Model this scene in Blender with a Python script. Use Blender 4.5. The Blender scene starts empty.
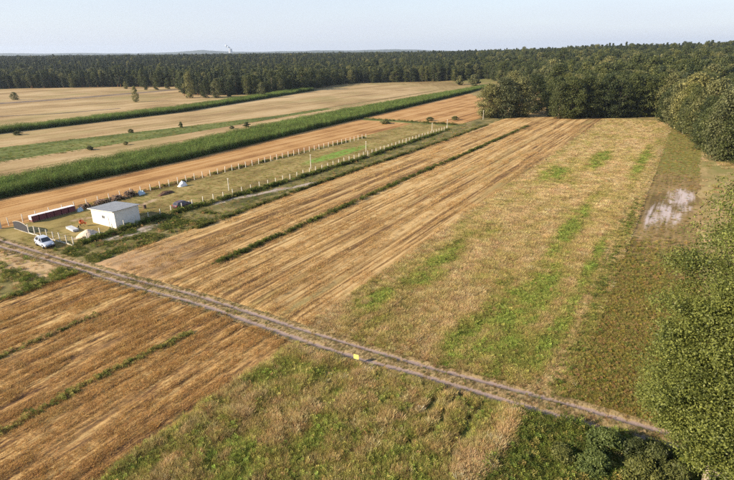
import bpy, math, random
import numpy as np
from mathutils import Vector, Matrix

# ------------------------------------------------------------------ camera, sky, sun, exposure
scene = bpy.context.scene
CAM_H = 30.0; FPX = 505.0; PITCH = math.radians(20.4); ROLL = math.radians(0.55); TH = math.radians(32.0)
cd = bpy.data.cameras.new('camera'); cam = bpy.data.objects.new('camera', cd)
scene.collection.objects.link(cam); scene.camera = cam
cd.sensor_fit = 'HORIZONTAL'; cd.sensor_width = 36.0; cd.lens = FPX / 734 * 36
cd.clip_start = 0.5; cd.clip_end = 40000
cam.matrix_world = Matrix.Translation((0, 0, CAM_H)) @ Matrix.Rotation(math.pi/2 - PITCH, 4, 'X') @ Matrix.Rotation(-ROLL, 4, 'Z')

SUN_AZ = math.radians(250); SUN_EL = math.radians(25)
w = bpy.data.worlds.new('World'); scene.world = w; w.use_nodes = True
nt = w.node_tree; nt.nodes.clear()
wo = nt.nodes.new('ShaderNodeOutputWorld'); bg = nt.nodes.new('ShaderNodeBackground')
sky = nt.nodes.new('ShaderNodeTexSky'); sky.sky_type = 'NISHITA'; sky.sun_disc = False
sky.sun_elevation = SUN_EL; sky.sun_rotation = SUN_AZ; sky.air_density = 1.0; sky.dust_density = 0.6; sky.ozone_density = 2.0
bg.inputs['Strength'].default_value = 0.11
tc = nt.nodes.new('ShaderNodeTexCoord'); mp = nt.nodes.new('ShaderNodeMapping'); mp.inputs['Scale'].default_value = (1.6, 1.6, 14)
nz = nt.nodes.new('ShaderNodeTexNoise'); nz.inputs['Scale'].default_value = 2.2; nz.inputs['Detail'].default_value = 5
rp = nt.nodes.new('ShaderNodeValToRGB'); rp.color_ramp.elements[0].position = 0.42; rp.color_ramp.elements[1].position = 0.8
rp.color_ramp.elements[0].color = (0.86, 0.86, 0.86, 1); rp.color_ramp.elements[1].color = (1, 1, 1, 1)
mx = nt.nodes.new('ShaderNodeMix'); mx.data_type = 'RGBA'
mx.inputs['B'].default_value = (3.45, 3.68, 4.2, 1)
nt.links.new(tc.outputs['Generated'], mp.inputs[0]); nt.links.new(mp.outputs[0], nz.inputs['Vector'])
nt.links.new(nz.outputs[0], rp.inputs[0]); # pale veil of dry summer air: thick along the horizon, thin overhead (path length ~ 1/sin(elevation))
sx = nt.nodes.new('ShaderNodeSeparateXYZ'); nt.links.new(tc.outputs['Generated'], sx.inputs[0])
def wm(op, a, b):
    n_ = nt.nodes.new('ShaderNodeMath'); n_.operation = op
    for i_, x_ in enumerate((a, b)):
        if x_ is None: continue
        if isinstance(x_, (int, float)): n_.inputs[i_].default_value = x_
        else: nt.links.new(x_, n_.inputs[i_])
    return n_.outputs[0]
veil = wm('SUBTRACT', 1.0, wm('EXPONENT', wm('DIVIDE', -0.2, wm('ADD', wm('MAXIMUM', sx.outputs[2], 0.0), 0.03)), None))
nt.links.new(wm('MULTIPLY', veil, rp.outputs[0]), mx.inputs['Factor'])
nt.links.new(sky.outputs[0], mx.inputs['A']); nt.links.new(mx.outputs['Result'], bg.inputs['Color'])
nt.links.new(bg.outputs[0], wo.inputs['Surface'])
sl = bpy.data.lights.new('sun', 'SUN'); sl.energy = 5.0; sl.angle = math.radians(0.53); sl.color = (1.0, 0.84, 0.64)
so = bpy.data.objects.new('sun', sl); scene.collection.objects.link(so)
so.rotation_euler = Vector((math.sin(SUN_AZ)*math.cos(SUN_EL), math.cos(SUN_AZ)*math.cos(SUN_EL), math.sin(SUN_EL))).to_track_quat('Z', 'Y').to_euler()
so.location = (-200, -80, 120)
vs_ = scene.view_settings; vs_.view_transform = 'Standard'; vs_.look = 'None'; vs_.gamma = 1.0; vs_.exposure = 1.0
scene.cycles.max_bounces = 5; scene.cycles.diffuse_bounces = 3; scene.cycles.transmission_bounces = 3; scene.cycles.volume_bounces = 0
scene.cycles.use_denoising = False; scene.cycles.use_adaptive_sampling = False   # keep the fine texture of the grass

# ------------------------------------------------------------------ geometry of the view
CT, ST = math.cos(TH), math.sin(TH)
def W(u, v, z=0.0):                       # field frame (u along the track, v along the strips) -> world
    return (u*CT + v*ST, -u*ST + v*CT, z)
def Wn(u, v): return u*CT + v*ST, -u*ST + v*CT
def G(px, py, z=0.0):                     # a pixel's ray meets the ground
    a, b = px - 367, py - 240
    c, s = math.cos(ROLL), math.sin(ROLL)
    a, b = a*c - b*s, b*c + a*s
    d = (a, FPX*math.cos(PITCH) - b*math.sin(PITCH), -FPX*math.sin(PITCH) - b*math.cos(PITCH))
    t = (z - CAM_H) / d[2]
    return d[0]*t, d[1]*t
def UV(px, py, z=0.0):
    x, y = G(px, py, z); return x*CT - y*ST, x*ST + y*CT
def proj(x, y, z):                        # world -> pixel (arrays welcome)
    zz = z - CAM_H
    dep = y*math.cos(PITCH) - zz*math.sin(PITCH)
    up = y*math.sin(PITCH) + zz*math.cos(PITCH)
    dep = np.maximum(dep, 0.1)
    a, b = FPX*x/dep, -FPX*up/dep
    c, s = math.cos(ROLL), math.sin(ROLL)
    return a*c + b*s + 367, b*c - a*s + 240
def height_to(px, base_py, top_py):
    x, y = G(px, base_py)
    lo, hi = 0.0, 60.0
    for _ in range(40):
        m = (lo + hi)/2
        if proj(x, y, m)[1] > top_py: lo = m
        else: hi = m
    return lo
def seen(u, v, margin=25, z=0.0):
    x, y = Wn(u, v); px, py = proj(x, y, z)
    return (px > -margin*2) & (px < 734 + margin*2) & (py < 480 + margin*2) & (y > 5)

# ------------------------------------------------------------------ numpy noise
def hash2(ix, iy, seed):
    h = (ix.astype(np.int64)*374761393 + iy.astype(np.int64)*668265263 + seed*974711) & 0x7fffffff
    h = ((h ^ (h >> 13))*1274126177) & 0x7fffffff
    return ((h ^ (h >> 16)) & 0xffff) / 65535.0
def noise(x, y, seed=0):
    x = np.asarray(x, float); y = np.asarray(y, float)
    ix, iy = np.floor(x), np.floor(y); fx, fy = x - ix, y - iy
    fx = fx*fx*(3 - 2*fx); fy = fy*fy*(3 - 2*fy)
    a, b = hash2(ix, iy, seed), hash2(ix + 1, iy, seed)
    c, d = hash2(ix, iy + 1, seed), hash2(ix + 1, iy + 1, seed)
    return (a*(1 - fx) + b*fx)*(1 - fy) + (c*(1 - fx) + d*fx)*fy
def fbm(x, y, seed=0, o=4):
    s = 0; a = 0.5; t = 0
    for i in range(o):
        s = s + a*noise(x*2**i + 17*i, y*2**i + 5*i, seed + i); t += a; a *= 0.5
    return s/t
def sst(a, b, x):
    t = np.clip((x - a)/(b - a), 0, 1); return t*t*(3 - 2*t)
def seg_dist(u, v, pts):
    best = np.full(np.shape(u), 1e9)
    for (a, b), (c, d) in zip(pts[:-1], pts[1:]):
        L2 = (c - a)**2 + (d - b)**2
        t = np.clip(((u - a)*(c - a) + (v - b)*(d - b))/L2, 0, 1)
        best = np.minimum(best, np.hypot(u - a - t*(c - a), v - b - t*(d - b)))
    return best

# ------------------------------------------------------------------ object helpers
COL = scene.collection
def tag(o, label=None, cat=None, group=None, kind=None):
    if label: o['label'] = label
    if cat: o['category'] = cat
    if group: o['group'] = group
    if kind: o['kind'] = kind
    return o
def link(name, me, parent=None, mat=None):
    o = bpy.data.objects.new(name, me); COL.objects.link(o)
    if mat is not None and me is not None: me.materials.append(mat)
    if parent is not None: o.parent = parent
    return o
def thing(name, label, cat, loc, rz=-TH, group=None):
    o = bpy.data.objects.new(name, None); COL.objects.link(o); o.empty_display_size = 0.3
    o.location = loc; o.rotation_euler = (0, 0, rz)
    return tag(o, label, cat, group)
def np_mesh(name, V, F, smooth=False):
    V = np.asarray(V, np.float32); F = np.asarray(F, np.int32)
    me = bpy.data.meshes.new(name); n, k = F.shape
    me.vertices.add(len(V)); me.vertices.foreach_set('co', V.ravel())
    me.loops.add(n*k); me.loops.foreach_set('vertex_index', F.ravel())
    me.polygons.add(n); me.polygons.foreach_set('loop_start', np.arange(0, n*k, k, dtype=np.int32))
    me.polygons.foreach_set('use_smooth', np.full(n, smooth, dtype=bool))
    me.update(calc_edges=True); return me
def fattr(me, name, vals, dom='POINT'):
    a = me.attributes.new(name, 'FLOAT', dom); a.data.foreach_set('value', np.asarray(vals, np.float32).ravel())
class MB:
    def __init__(s): s.v = []; s.f = []
    def poly(s, pts, faces):
        o = len(s.v); s.v += [tuple(p) for p in pts]; s.f += [tuple(i + o for i in f) for f in faces]; return s
    def box(s, x0, x1, y0, y1, z0, z1):
        return s.poly([(x0,y0,z0),(x1,y0,z0),(x1,y1,z0),(x0,y1,z0),(x0,y0,z1),(x1,y0,z1),(x1,y1,z1),(x0,y1,z1)],
                      [(0,3,2,1),(4,5,6,7),(0,1,5,4),(1,2,6,5),(2,3,7,6),(3,0,4,7)])
    def cbox(s, c, d): return s.box(c[0]-d[0]/2, c[0]+d[0]/2, c[1]-d[1]/2, c[1]+d[1]/2, c[2]-d[2]/2, c[2]+d[2]/2)
    def tube(s, pts, rs, n=7, cap=True):
        pts = [Vector(p) for p in pts]; rings = []
        if not hasattr(rs, '__len__'): rs = [rs]*len(pts)
        for i, p in enumerate(pts):
            d = (pts[min(i+1, len(pts)-1)] - pts[max(i-1, 0)]).normalized()
            a = d.orthogonal().normalized() if abs(d.z) < 0.9 else Vector((1, 0, 0)) - d*d.x
            a.normalize(); b = d.cross(a)
            rings.append([p + (a*math.cos(2*math.pi*k/n) + b*math.sin(2*math.pi*k/n))*rs[i] for k in range(n)])
        o = len(s.v)
        for r in rings: s.v += [tuple(q) for q in r]
        for i in range(len(rings) - 1):
            for k in range(n):
                k2 = (k+1) % n; s.f.append((o+i*n+k, o+i*n+k2, o+(i+1)*n+k2, o+(i+1)*n+k))
        if cap: s.f.append(tuple(o+k for k in range(n))[::-1]); s.f.append(tuple(o+(len(rings)-1)*n+k for k in range(n)))
        return s
    def lathe(s, prof, axis='z', n=14, c=(0,0,0)):
        o = len(s.v)
        for r, h in prof:
            for k in range(n):
                a = 2*math.pi*k/n; p = (r*math.cos(a), r*math.sin(a), h)
                if axis == 'y': p = (p[0], p[2], p[1])
                if axis == 'x': p = (p[2], p[0], p[1])
                s.v.append((p[0]+c[0], p[1]+c[1], p[2]+c[2]))
        for i in range(len(prof)-1):
            for k in range(n):
                k2 = (k+1) % n; s.f.append((o+i*n+k, o+i*n+k2, o+(i+1)*n+k2, o+(i+1)*n+k))
        return s
    def mesh(s, name, smooth=False):
        me = bpy.data.meshes.new(name); me.from_pydata(s.v, [], s.f)
        me.polygons.foreach_set('use_smooth', [smooth]*len(me.polygons)); me.update(); return me
    def build(s, name, mat, parent=None, smooth=False, bevel=0.0):
        o = link(name, s.mesh(name, smooth), parent, mat)
        if bevel:
            m = o.modifiers.new('bevel', 'BEVEL'); m.width = bevel; m.segments = 2; m.limit_method = 'ANGLE'
        return o

# ------------------------------------------------------------------ materials
def new_mat(name):
    m = bpy.data.materials.new(name); m.use_nodes = True
    nt = m.node_tree; b = nt.nodes['Principled BSDF']; return m, nt, b
def N(nt, t, **kw):
    n = nt.nodes.new(t)
    for k, v in kw.items(): setattr(n, k, v)
    return n
def math_n(nt, op, a, b=None):
    n = N(nt, 'ShaderNodeMath', operation=op)
    for i, x in enumerate((a, b)):
        if x is None: continue
        if isinstance(x, (int, float)): n.inputs[i].default_value = x
        else: nt.links.new(x, n.inputs[i])
    return n.outputs[0]
def mix_n(nt, f, a, b, blend='MIX'):
    n = N(nt, 'ShaderNodeMix', data_type='RGBA', blend_type=blend)
    for k, x in (('Factor', f), ('A', a), ('B', b)):
        if isinstance(x, (int, float)): n.inputs[k].default_value = x
        elif isinstance(x, tuple): n.inputs[k].default_value = (*x, 1) if len(x) == 3 else x
        else: nt.links.new(x, n.inputs[k])
    return n.outputs['Result']
def tex_noise(nt, vec, scale, detail=4, mapscale=None, rough=0.55):
    if mapscale:
        m = N(nt, 'ShaderNodeMapping'); m.inputs['Scale'].default_value = mapscale; nt.links.new(vec, m.inputs[0]); vec = m.outputs[0]
    n = N(nt, 'ShaderNodeTexNoise'); n.inputs['Scale'].default_value = scale; n.inputs['Detail'].default_value = detail; n.inputs['Roughness'].default_value = rough
    nt.links.new(vec, n.inputs['Vector']); return n.outputs[0]
def ramp_n(nt, f, stops):
    r = N(nt, 'ShaderNodeValToRGB'); e = r.color_ramp.elements
    while len(e) < len(stops): e.new(0.5)
    for i, (p, c) in enumerate(stops): e[i].position = p; e[i].color = (*c, 1)
    nt.links.new(f, r.inputs[0]); return r.outputs[0]
def ground_mat(name, dark, mid, light, rows=0.6, patch=0.25, row_scale=2.2, stretch=0.06, patch_scale=0.12, masks=(), bump=0.25, fine_scale=9, patch_cols=None, spread=0.08):
    m, nt, b = new_mat(name); b.inputs['Roughness'].default_value = 0.95; b.inputs['Specular IOR Level'].default_value = 0.1
    tcn = N(nt, 'ShaderNodeTexCoord').outputs['Object']
    rown = tex_noise(nt, tcn, row_scale, 5, (1, stretch, 1))
    row2 = tex_noise(nt, tcn, row_scale*0.28, 3, (1, stretch*0.6, 1))
    fine = tex_noise(nt, tcn, fine_scale, 4, (1, 0.45, 1), 0.7)
    pat = tex_noise(nt, tcn, patch_scale, 5, (1, 0.6, 1))
    r = math_n(nt, 'ADD', math_n(nt, 'MULTIPLY', rown, 0.6), math_n(nt, 'MULTIPLY', row2, 0.4))
    f = math_n(nt, 'ADD', math_n(nt, 'MULTIPLY', r, rows), math_n(nt, 'MULTIPLY', fine, 1 - rows - patch))
    f = math_n(nt, 'ADD', f, math_n(nt, 'MULTIPLY', pat, patch))
    col = ramp_n(nt, f, [(0.5 - spread, dark), (0.50, mid), (0.5 + spread, light)])
    if patch_cols:
        for sc_, lo_, hi_, c_, am in patch_cols:
            pn = tex_noise(nt, tcn, sc_, 5, (1, 0.5, 1), 0.65)
            mr = N(nt, 'ShaderNodeMapRange'); mr.inputs[1].default_value = lo_; mr.inputs[2].default_value = hi_; mr.inputs[4].default_value = am
            nt.links.new(pn, mr.inputs[0]); col = mix_n(nt, mr.outputs[0], col, c_)
    for attr, c, brk in masks:
        an = N(nt, 'ShaderNodeAttribute', attribute_name=attr)
        k = math_n(nt, 'ADD', math_n(nt, 'ADD', fine, pat), math_n(nt, 'SUBTRACT', rown, 1.5))
        k = math_n(nt, 'MULTIPLY', an.outputs['Fac'], math_n(nt, 'ADD', 1.0, math_n(nt, 'MULTIPLY', k, brk)))
        mr = N(nt, 'ShaderNodeMapRange'); mr.inputs[1].default_value = 0.3; mr.inputs[2].default_value = 0.7; nt.links.new(k, mr.inputs[0])
        col = mix_n(nt, mr.outputs[0], col, c)
    nt.links.new(col, b.inputs['Base Color'])
    bp = N(nt, 'ShaderNodeBump'); bp.inputs['Strength'].default_value = bump; bp.inputs['Distance'].default_value = 0.12
    nt.links.new(math_n(nt, 'ADD', math_n(nt, 'MULTIPLY', rown, 0.6), math_n(nt, 'MULTIPLY', fine, 0.5)), bp.inputs['Height'])
    nt.links.new(bp.outputs[0], b.inputs['Normal'])
    return m
def plain(name, col, rough=0.6, metal=0.0, var=0.08, scale=3.0, spec=0.4, bump=0.0):
    m, nt, b = new_mat(name); b.inputs['Roughness'].default_value = rough; b.inputs['Metallic'].default_value = metal
    b.inputs['Specular IOR Level'].default_value = spec
    tcn = N(nt, 'ShaderNodeTexCoord').outputs['Object']
    n = tex_noise(nt, tcn, scale, 5)
    d = tuple(max(0, c*(1 - var*2.5)) for c in col); l = tuple(min(1, c*(1 + var)) for c in col)
    nt.links.new(ramp_n(nt, n, [(0.3, d), (0.6, l)]), b.inputs['Base Color'])
    if bump:
        bp = N(nt, 'ShaderNodeBump'); bp.inputs['Strength'].default_value = bump; bp.inputs['Distance'].default_value = 0.05
        nt.links.new(tex_noise(nt, tcn, scale*6, 4), bp.inputs['Height']); nt.links.new(bp.outputs[0], b.inputs['Normal'])
    return m
def leaf_mat(name, ca, cb, transl=0.3, hue=0.35, rough=0.55):
    m = bpy.data.materials.new(name); m.use_nodes = True; nt = m.node_tree; nt.nodes.clear()
    out = N(nt, 'ShaderNodeOutputMaterial'); an = N(nt, 'ShaderNodeAttribute', attribute_name='var'); oi = N(nt, 'ShaderNodeObjectInfo')
    col = mix_n(nt, an.outputs['Fac'], ca, cb)
    k = math_n(nt, 'ADD', math_n(nt, 'MULTIPLY', oi.outputs['Random'], hue*2), 1 - hue)
    kc = N(nt, 'ShaderNodeCombineColor')
    for i, s in enumerate((1.0, 0.8, 0.5)):
        nt.links.new(math_n(nt, 'ADD', math_n(nt, 'MULTIPLY', math_n(nt, 'SUBTRACT', k, 1.0), s), 1.0), kc.inputs[i])
    col = mix_n(nt, 1.0, col, kc.outputs[0], 'MULTIPLY')
    d = N(nt, 'ShaderNodeBsdfPrincipled'); d.inputs['Roughness'].default_value = rough; d.inputs['Specular IOR Level'].default_value = 0.25 if rough > 0.5 else 0.5
    t = N(nt, 'ShaderNodeBsdfTranslucent')
    nt.links.new(col, d.inputs['Base Color']); nt.links.new(col, t.inputs['Color'])
    ms = N(nt, 'ShaderNodeMixShader'); ms.inputs[0].default_value = transl
    nt.links.new(d.outputs[0], ms.inputs[1]); nt.links.new(t.outputs[0], ms.inputs[2]); nt.links.new(ms.outputs[0], out.inputs['Surface'])
    return m
def tuft_mat(name, transl=0.3, tip=(1.25, 1.15, 0.95)):
    m = bpy.data.materials.new(name); m.use_nodes = True; nt = m.node_tree; nt.nodes.clear()
    out = N(nt, 'ShaderNodeOutputMaterial'); an = N(nt, 'ShaderNodeAttribute', attribute_name='tint'); an.attribute_type = 'INSTANCER'
    vn = N(nt, 'ShaderNodeAttribute', attribute_name='var')
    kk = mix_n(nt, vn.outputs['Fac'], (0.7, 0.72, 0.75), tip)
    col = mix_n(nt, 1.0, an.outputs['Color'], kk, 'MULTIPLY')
    d = N(nt, 'ShaderNodeBsdfDiffuse'); t = N(nt, 'ShaderNodeBsdfTranslucent')
    nt.links.new(col, d.inputs['Color']); nt.links.new(col, t.inputs['Color'])
    ms = N(nt, 'ShaderNodeMixShader'); ms.inputs[0].default_value = transl
    nt.links.new(d.outputs[0], ms.inputs[1]); nt.links.new(t.outputs[0], ms.inputs[2]); nt.links.new(ms.outputs[0], out.inputs['Surface'])
    return m

# ------------------------------------------------------------------ terrain
def H(x, y):
    x = np.asarray(x, float); y = np.asarray(y, float)
    az = np.degrees(np.arctan2(x, y)); r = np.hypot(x, y)
    R = np.interp(az, [-180, -60, -36, -10, 0, 15, 36, 60, 180], [0, 10, 11, 12, 12.5, 13, 18, 18, 0])
    S = np.interp(az, [-40, -10, 5, 14, 22, 36], [640, 530, 480, 300, 270, 240])
    z = R*sst(S, S + 700, r)
    z = z + (fbm(x/700, y/700, 5, 3) - 0.5)*10*sst(900, 2000, r)
    return z
rad = np.concatenate([[0.0], np.geomspace(8, 11000, 106)])
ang = np.linspace(-math.pi, math.pi, 361)[:-1]
A, R_ = np.meshgrid(ang, rad)
X, Y = R_*np.sin(A), R_*np.cos(A)
Vg = np.stack([X, Y, H(X, Y)], -1).reshape(-1, 3)
na = len(ang); idx = np.arange(len(rad)*na).reshape(len(rad), na)
q = np.stack([idx[:-1], np.roll(idx[:-1], -1, 1), np.roll(idx[1:], -1, 1), idx[1:]], -1).reshape(-1, 4)
M_ground = ground_mat('ground_earth', (0.17, 0.12, 0.05), (0.27, 0.20, 0.09), (0.34, 0.26, 0.13), rows=0.35, patch=0.4, row_scale=0.5, patch_scale=0.02, bump=0.1, fine_scale=2,
                      patch_cols=[(0.012, 0.5, 0.62, (0.10, 0.12, 0.03), 0.7)])
g = link('ground', np_mesh('ground', Vg, q[:, ::-1], True), None, M_ground); g['kind'] = 'structure'

# the track's two ruts, read off the photograph on the ground plane
lo_px = [(10,250),(60,264),(130,286),(200,305),(290,337),(345,356),(420,376),(507,402),(560,419),(603,429),(655,441)]
hi_px = [(0,241),(60,259),(130,279),(200,297),(300,330),(340,342),(420,366),(495,386),(545,399),(603,414),(655,432)]
lo_uv = sorted([(-180, 29.5)] + [UV(*p) for p in lo_px] + [(20, 41.4), (120, 47)]); hi_uv = sorted([(-180, 31.2)] + [UV(*p) for p in hi_px] + [(20, 43.2), (120, 49)])
def smooth_line(pts):
    us = np.arange(-180, 121, 1.0); vs = np.interp(us, *zip(*pts)); k = np.ones(9)/9
    vp = np.pad(vs, 4, mode='edge'); return us, np.convolve(vp, k, 'valid')
lo_s, hi_s = smooth_line(lo_uv), smooth_line(hi_uv)
v_lo = lambda u: np.interp(u, *lo_s)
v_hi = lambda u: np.interp(u, *hi_s)
v_c = lambda u: (v_lo(u) + v_hi(u))/2

def patch(name, mat, uL, uR, v0, v1, du, nv, relief, masks=None, power=1.4, kind='structure'):
    """one field: a sheet between the edge lines uL(v) and uR(v), from v0(u) to v1"""
    c = lambda f: f if callable(f) else (lambda t, f=f: np.full(np.shape(t), float(f)))
    uL, uR, v0, v1 = map(c, (uL, uR, v0, v1))
    umid0, umid1 = float(uL(np.array(60.0))), float(uR(np.array(60.0)))
    nu = max(4, int(abs(umid1 - umid0)/du))
    s, t = np.meshgrid(np.linspace(0, 1, nu + 1), np.linspace(0, 1, nv + 1)**power)
    un = umid0 + (umid1 - umid0)*s
    v = v0(un) + (v1(un) - v0(un))*t
    u = uL(v) + (uR(v) - uL(v))*s
    wdt = np.abs(uR(v) - uL(v)); lng = np.abs(v1(un) - v0(un))
    tap = np.clip(np.minimum(np.minimum(s, 1 - s)*wdt, np.minimum(t, 1 - t)*lng)/0.9, 0, 1)
    z = 0.03 + np.maximum(relief(u, v), 0.0)*tap + 0.09*(1 - tap)
    V = np.stack([u, v, z], -1).reshape(-1, 3)
    ii = np.arange(V.shape[0]).reshape(nv + 1, nu + 1)
    F = np.stack([ii[:-1, :-1], ii[:-1, 1:], ii[1:, 1:], ii[1:, :-1]], -1).reshape(-1, 4)
    me = np_mesh(name, V, F, True)
    for k, fn in (masks or {}).items(): fattr(me, k, fn(u, v))
    o = link(name, me, None, mat); o.rotation_euler = (0, 0, -TH); o['kind'] = kind
    return o
def rows_relief(u, v, a=0.16, seed=3, per=0.42):
    r = fbm(u/per, v/5, seed, 3); b = fbm(u/2.6, v/30, seed + 9, 2); f = fbm(u/0.5, v/0.9, seed + 4, 2)
    return a*(0.7*r + 0.5*b + 0.35*f) + 0.02
edge_near = lambda u: v_lo(u) - 0.95
edge_far = lambda u: v_hi(u) + 0.95

M_stub = ground_mat('stubble_straw_soil', (0.085, 0.046, 0.026), (0.275, 0.155, 0.055), (0.48, 0.325, 0.135), rows=0.6, patch=0.14, row_scale=4.2, stretch=0.07, fine_scale=6, bump=0.7, spread=0.06,
                    patch_cols=[(0.09, 0.5, 0.68, (0.36, 0.22, 0.09), 0.6), (0.16, 0.6, 0.72, (0.15, 0.15, 0.045), 0.55)])
M_stub2 = ground_mat('stubble_far', (0.13, 0.075, 0.034), (0.345, 0.215, 0.082), (0.49, 0.345, 0.16), rows=0.7, patch=0.12, row_scale=2.5, stretch=0.015, bump=0.6, spread=0.055,
                     masks=[('bare', (0.36, 0.24, 0.13), 0.7), ('greening', (0.16, 0.15, 0.05), 0.9)])
M_orange = ground_mat('stubble_orange', (0.19, 0.095, 0.035), (0.37, 0.205, 0.075), (0.43, 0.27, 0.12), rows=0.55, patch=0.2, row_scale=1.0, stretch=0.015, bump=0.4, spread=0.05)
M_tan = ground_mat('stubble_tan', (0.22, 0.15, 0.07), (0.345, 0.245, 0.12), (0.43, 0.325, 0.18), rows=0.45, patch=0.35, row_scale=0.45, stretch=0.03, bump=0.2, patch_scale=0.035, fine_scale=2.5, spread=0.06, patch_cols=[(0.03, 0.5, 0.64, (0.22, 0.19, 0.07), 0.6), (0.09, 0.56, 0.7, (0.25, 0.17, 0.085), 0.6)])
M_dryf = ground_mat('dry_pasture', (0.19, 0.145, 0.06), (0.29, 0.22, 0.095), (0.37, 0.28, 0.135), rows=0.3, patch=0.35, row_scale=0.8, stretch=0.1, bump=0.3, patch_scale=0.1, patch_cols=[(0.07, 0.46, 0.62, (0.16, 0.17, 0.05), 0.7)])
M_green = ground_mat('green_fallow', (0.07, 0.085, 0.025), (0.12, 0.145, 0.04), (0.19, 0.19, 0.065), rows=0.45, patch=0.35, row_scale=0.6, stretch=0.05, bump=0.3, patch_scale=0.06)
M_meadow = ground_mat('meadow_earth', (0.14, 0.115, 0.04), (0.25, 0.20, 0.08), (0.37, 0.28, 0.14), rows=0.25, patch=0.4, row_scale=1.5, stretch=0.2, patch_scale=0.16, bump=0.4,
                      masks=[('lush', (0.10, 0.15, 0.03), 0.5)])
M_brown = ground_mat('fallow_brown', (0.12, 0.085, 0.034), (0.205, 0.145, 0.06), (0.30, 0.21, 0.10), rows=0.4, patch=0.35, row_scale=1.4, stretch=0.06, bump=0.3,
                     masks=[('moss', (0.17, 0.16, 0.045), 0.6), ('sand', (0.43, 0.365, 0.345), 2.6)])
M_lawn = ground_mat('rough_lawn', (0.15, 0.115, 0.042), (0.235, 0.185, 0.065), (0.32, 0.25, 0.105), rows=0.2, patch=0.5, row_scale=0.8, stretch=0.3, patch_scale=0.18, bump=0.3,
                    masks=[('garden', (0.15, 0.25, 0.045), 0.4), ('worn', (0.36, 0.27, 0.17), 0.8)])
M_verge = ground_mat('weedy_verge', (0.07, 0.07, 0.025), (0.15, 0.13, 0.05), (0.25, 0.2, 0.09), rows=0.3, patch=0.4, row_scale=1.2, stretch=0.15, patch_scale=0.2, bump=0.4,
                     masks=[('bare', (0.36, 0.30, 0.25), 2.0)])
M_track = ground_mat('track_earth', (0.12, 0.09, 0.04), (0.22, 0.16, 0.075), (0.32, 0.24, 0.12), rows=0.1, patch=0.3, row_scale=2, stretch=1, patch_scale=0.5, bump=0.7, fine_scale=4.5, spread=0.05,
                     masks=[('rut', (0.245, 0.188, 0.165), 2.2)])
def blob(points, rx, ry):
    """masks with a shape of their own on the ground: soft ellipses along the strips"""
    def f(u, v):
        m = np.zeros(np.shape(u))
        for (a, b) in points: m = np.maximum(m, 1.0 - 0.5*np.hypot((u - a)/rx, (v - b)/ry))
        return np.clip(m, 0, 1)
    return f
E_ = lambda pts: (lambda v, p=sorted(pts): np.interp(v, [q[0] for q in p], [q[1] for q in p]))

# near side of the track
patch('stubble_field', M_stub, -71.7, -32.3, -8, edge_near, 0.16, 230, lambda u, v: rows_relief(u, v, 0.32), power=1.0)
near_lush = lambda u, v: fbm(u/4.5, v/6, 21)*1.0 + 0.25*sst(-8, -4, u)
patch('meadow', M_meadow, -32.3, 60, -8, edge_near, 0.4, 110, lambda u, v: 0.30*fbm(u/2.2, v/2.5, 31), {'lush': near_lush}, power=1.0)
M_verge2 = ground_mat('sandy_verge', (0.08, 0.08, 0.028), (0.16, 0.14, 0.05), (0.27, 0.21, 0.09), rows=0.3, patch=0.4, row_scale=1.2, stretch=0.15, patch_scale=0.2, bump=0.4, masks=[('bare', (0.44, 0.31, 0.17), 1.6)])
patch('grass_verge', M_verge2, -180, -71.7, -8, edge_near, 0.5, 100, lambda u, v: 0.25*fbm(u/2.5, v/2.5, 33),
      {'bare': lambda u, v: 0.75*sst(0.42, 0.58, fbm(u/6, v/3, 12))*sst(27, 30, v)}, power=1.0)
# the track
uu, ss = np.meshgrid(np.arange(-180, 120, 0.3), np.linspace(0, 1, 37))
va, vb = edge_near(uu), edge_far(uu); vv = va + (vb - va)*ss
wob = 0.12*(fbm(uu/3, vv*0 + 1, 41) - 0.5)
d1, d2 = vv - v_lo(uu) + wob, vv - v_hi(uu) + wob
rut = np.maximum(np.exp(-(d1/(0.26 + 0.2*fbm(uu/4, vv*0 + 3, 42)))**2), np.exp(-(d2/(0.22 + 0.22*fbm(uu/4, vv*0 + 7, 43)))**2))
zz = 0.03 + 0.12*(1 - rut) + 0.05*fbm(uu/0.6, vv/0.5, 44)
V = np.stack([uu, vv, zz], -1).reshape(-1, 3); n0, n1 = uu.shape; ii = np.arange(n0*n1).reshape(n0, n1)
F = np.stack([ii[:-1, :-1], ii[:-1, 1:], ii[1:, 1:], ii[1:, :-1]], -1).reshape(-1, 4)
me = np_mesh('dirt_track', V, F, True); fattr(me, 'rut', rut*(0.45 + 0.95*fbm(uu/2.2, vv/1.2, 47)))
o = link('dirt_track', me, None, M_track); o.rotation_euler = (0, 0, -TH); o['kind'] = 'structure'
# far side of the track, from right to left
fe = lambda v: 5.2 + 2.0*(fbm(np.asarray(v)/5, np.asarray(v)*0 + 2, 59, 3) - .5)
patch('dry_grass_field', M_dryf, fe, 90, edge_far, 300, 1.5, 90, lambda u, v: 0.25*fbm(u/3, v/4, 51))
sand = blob([UV(649, 214), UV(655, 208)], 2.3, 8.5)
sand2 = blob([UV(678, 203), UV(684, 199), UV(668, 212)], 2.4, 8.5)
patch('fallow_strip', M_brown, -5.3, fe, edge_far, 285, 0.2, 420, lambda u, v: 0.10*fbm(u/1.2, v/6, 53),
      {'sand': lambda u, v: 0.80*np.maximum(sand(u, v), sand2(u, v))*(0.45 + 1.0*fbm(u/0.9, v/5, 57))*sst(-5.2, -2.6, u)*sst(5.6, 3.6, u), 'moss': lambda u, v: np.maximum(0.95*sst(135, 165, v)*(1 - 0.4*sst(210, 230, v)), 0.8*sst(76, 60, v)*fbm(u/3, v/8, 9)*1.4)}, power=1.5)
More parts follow.
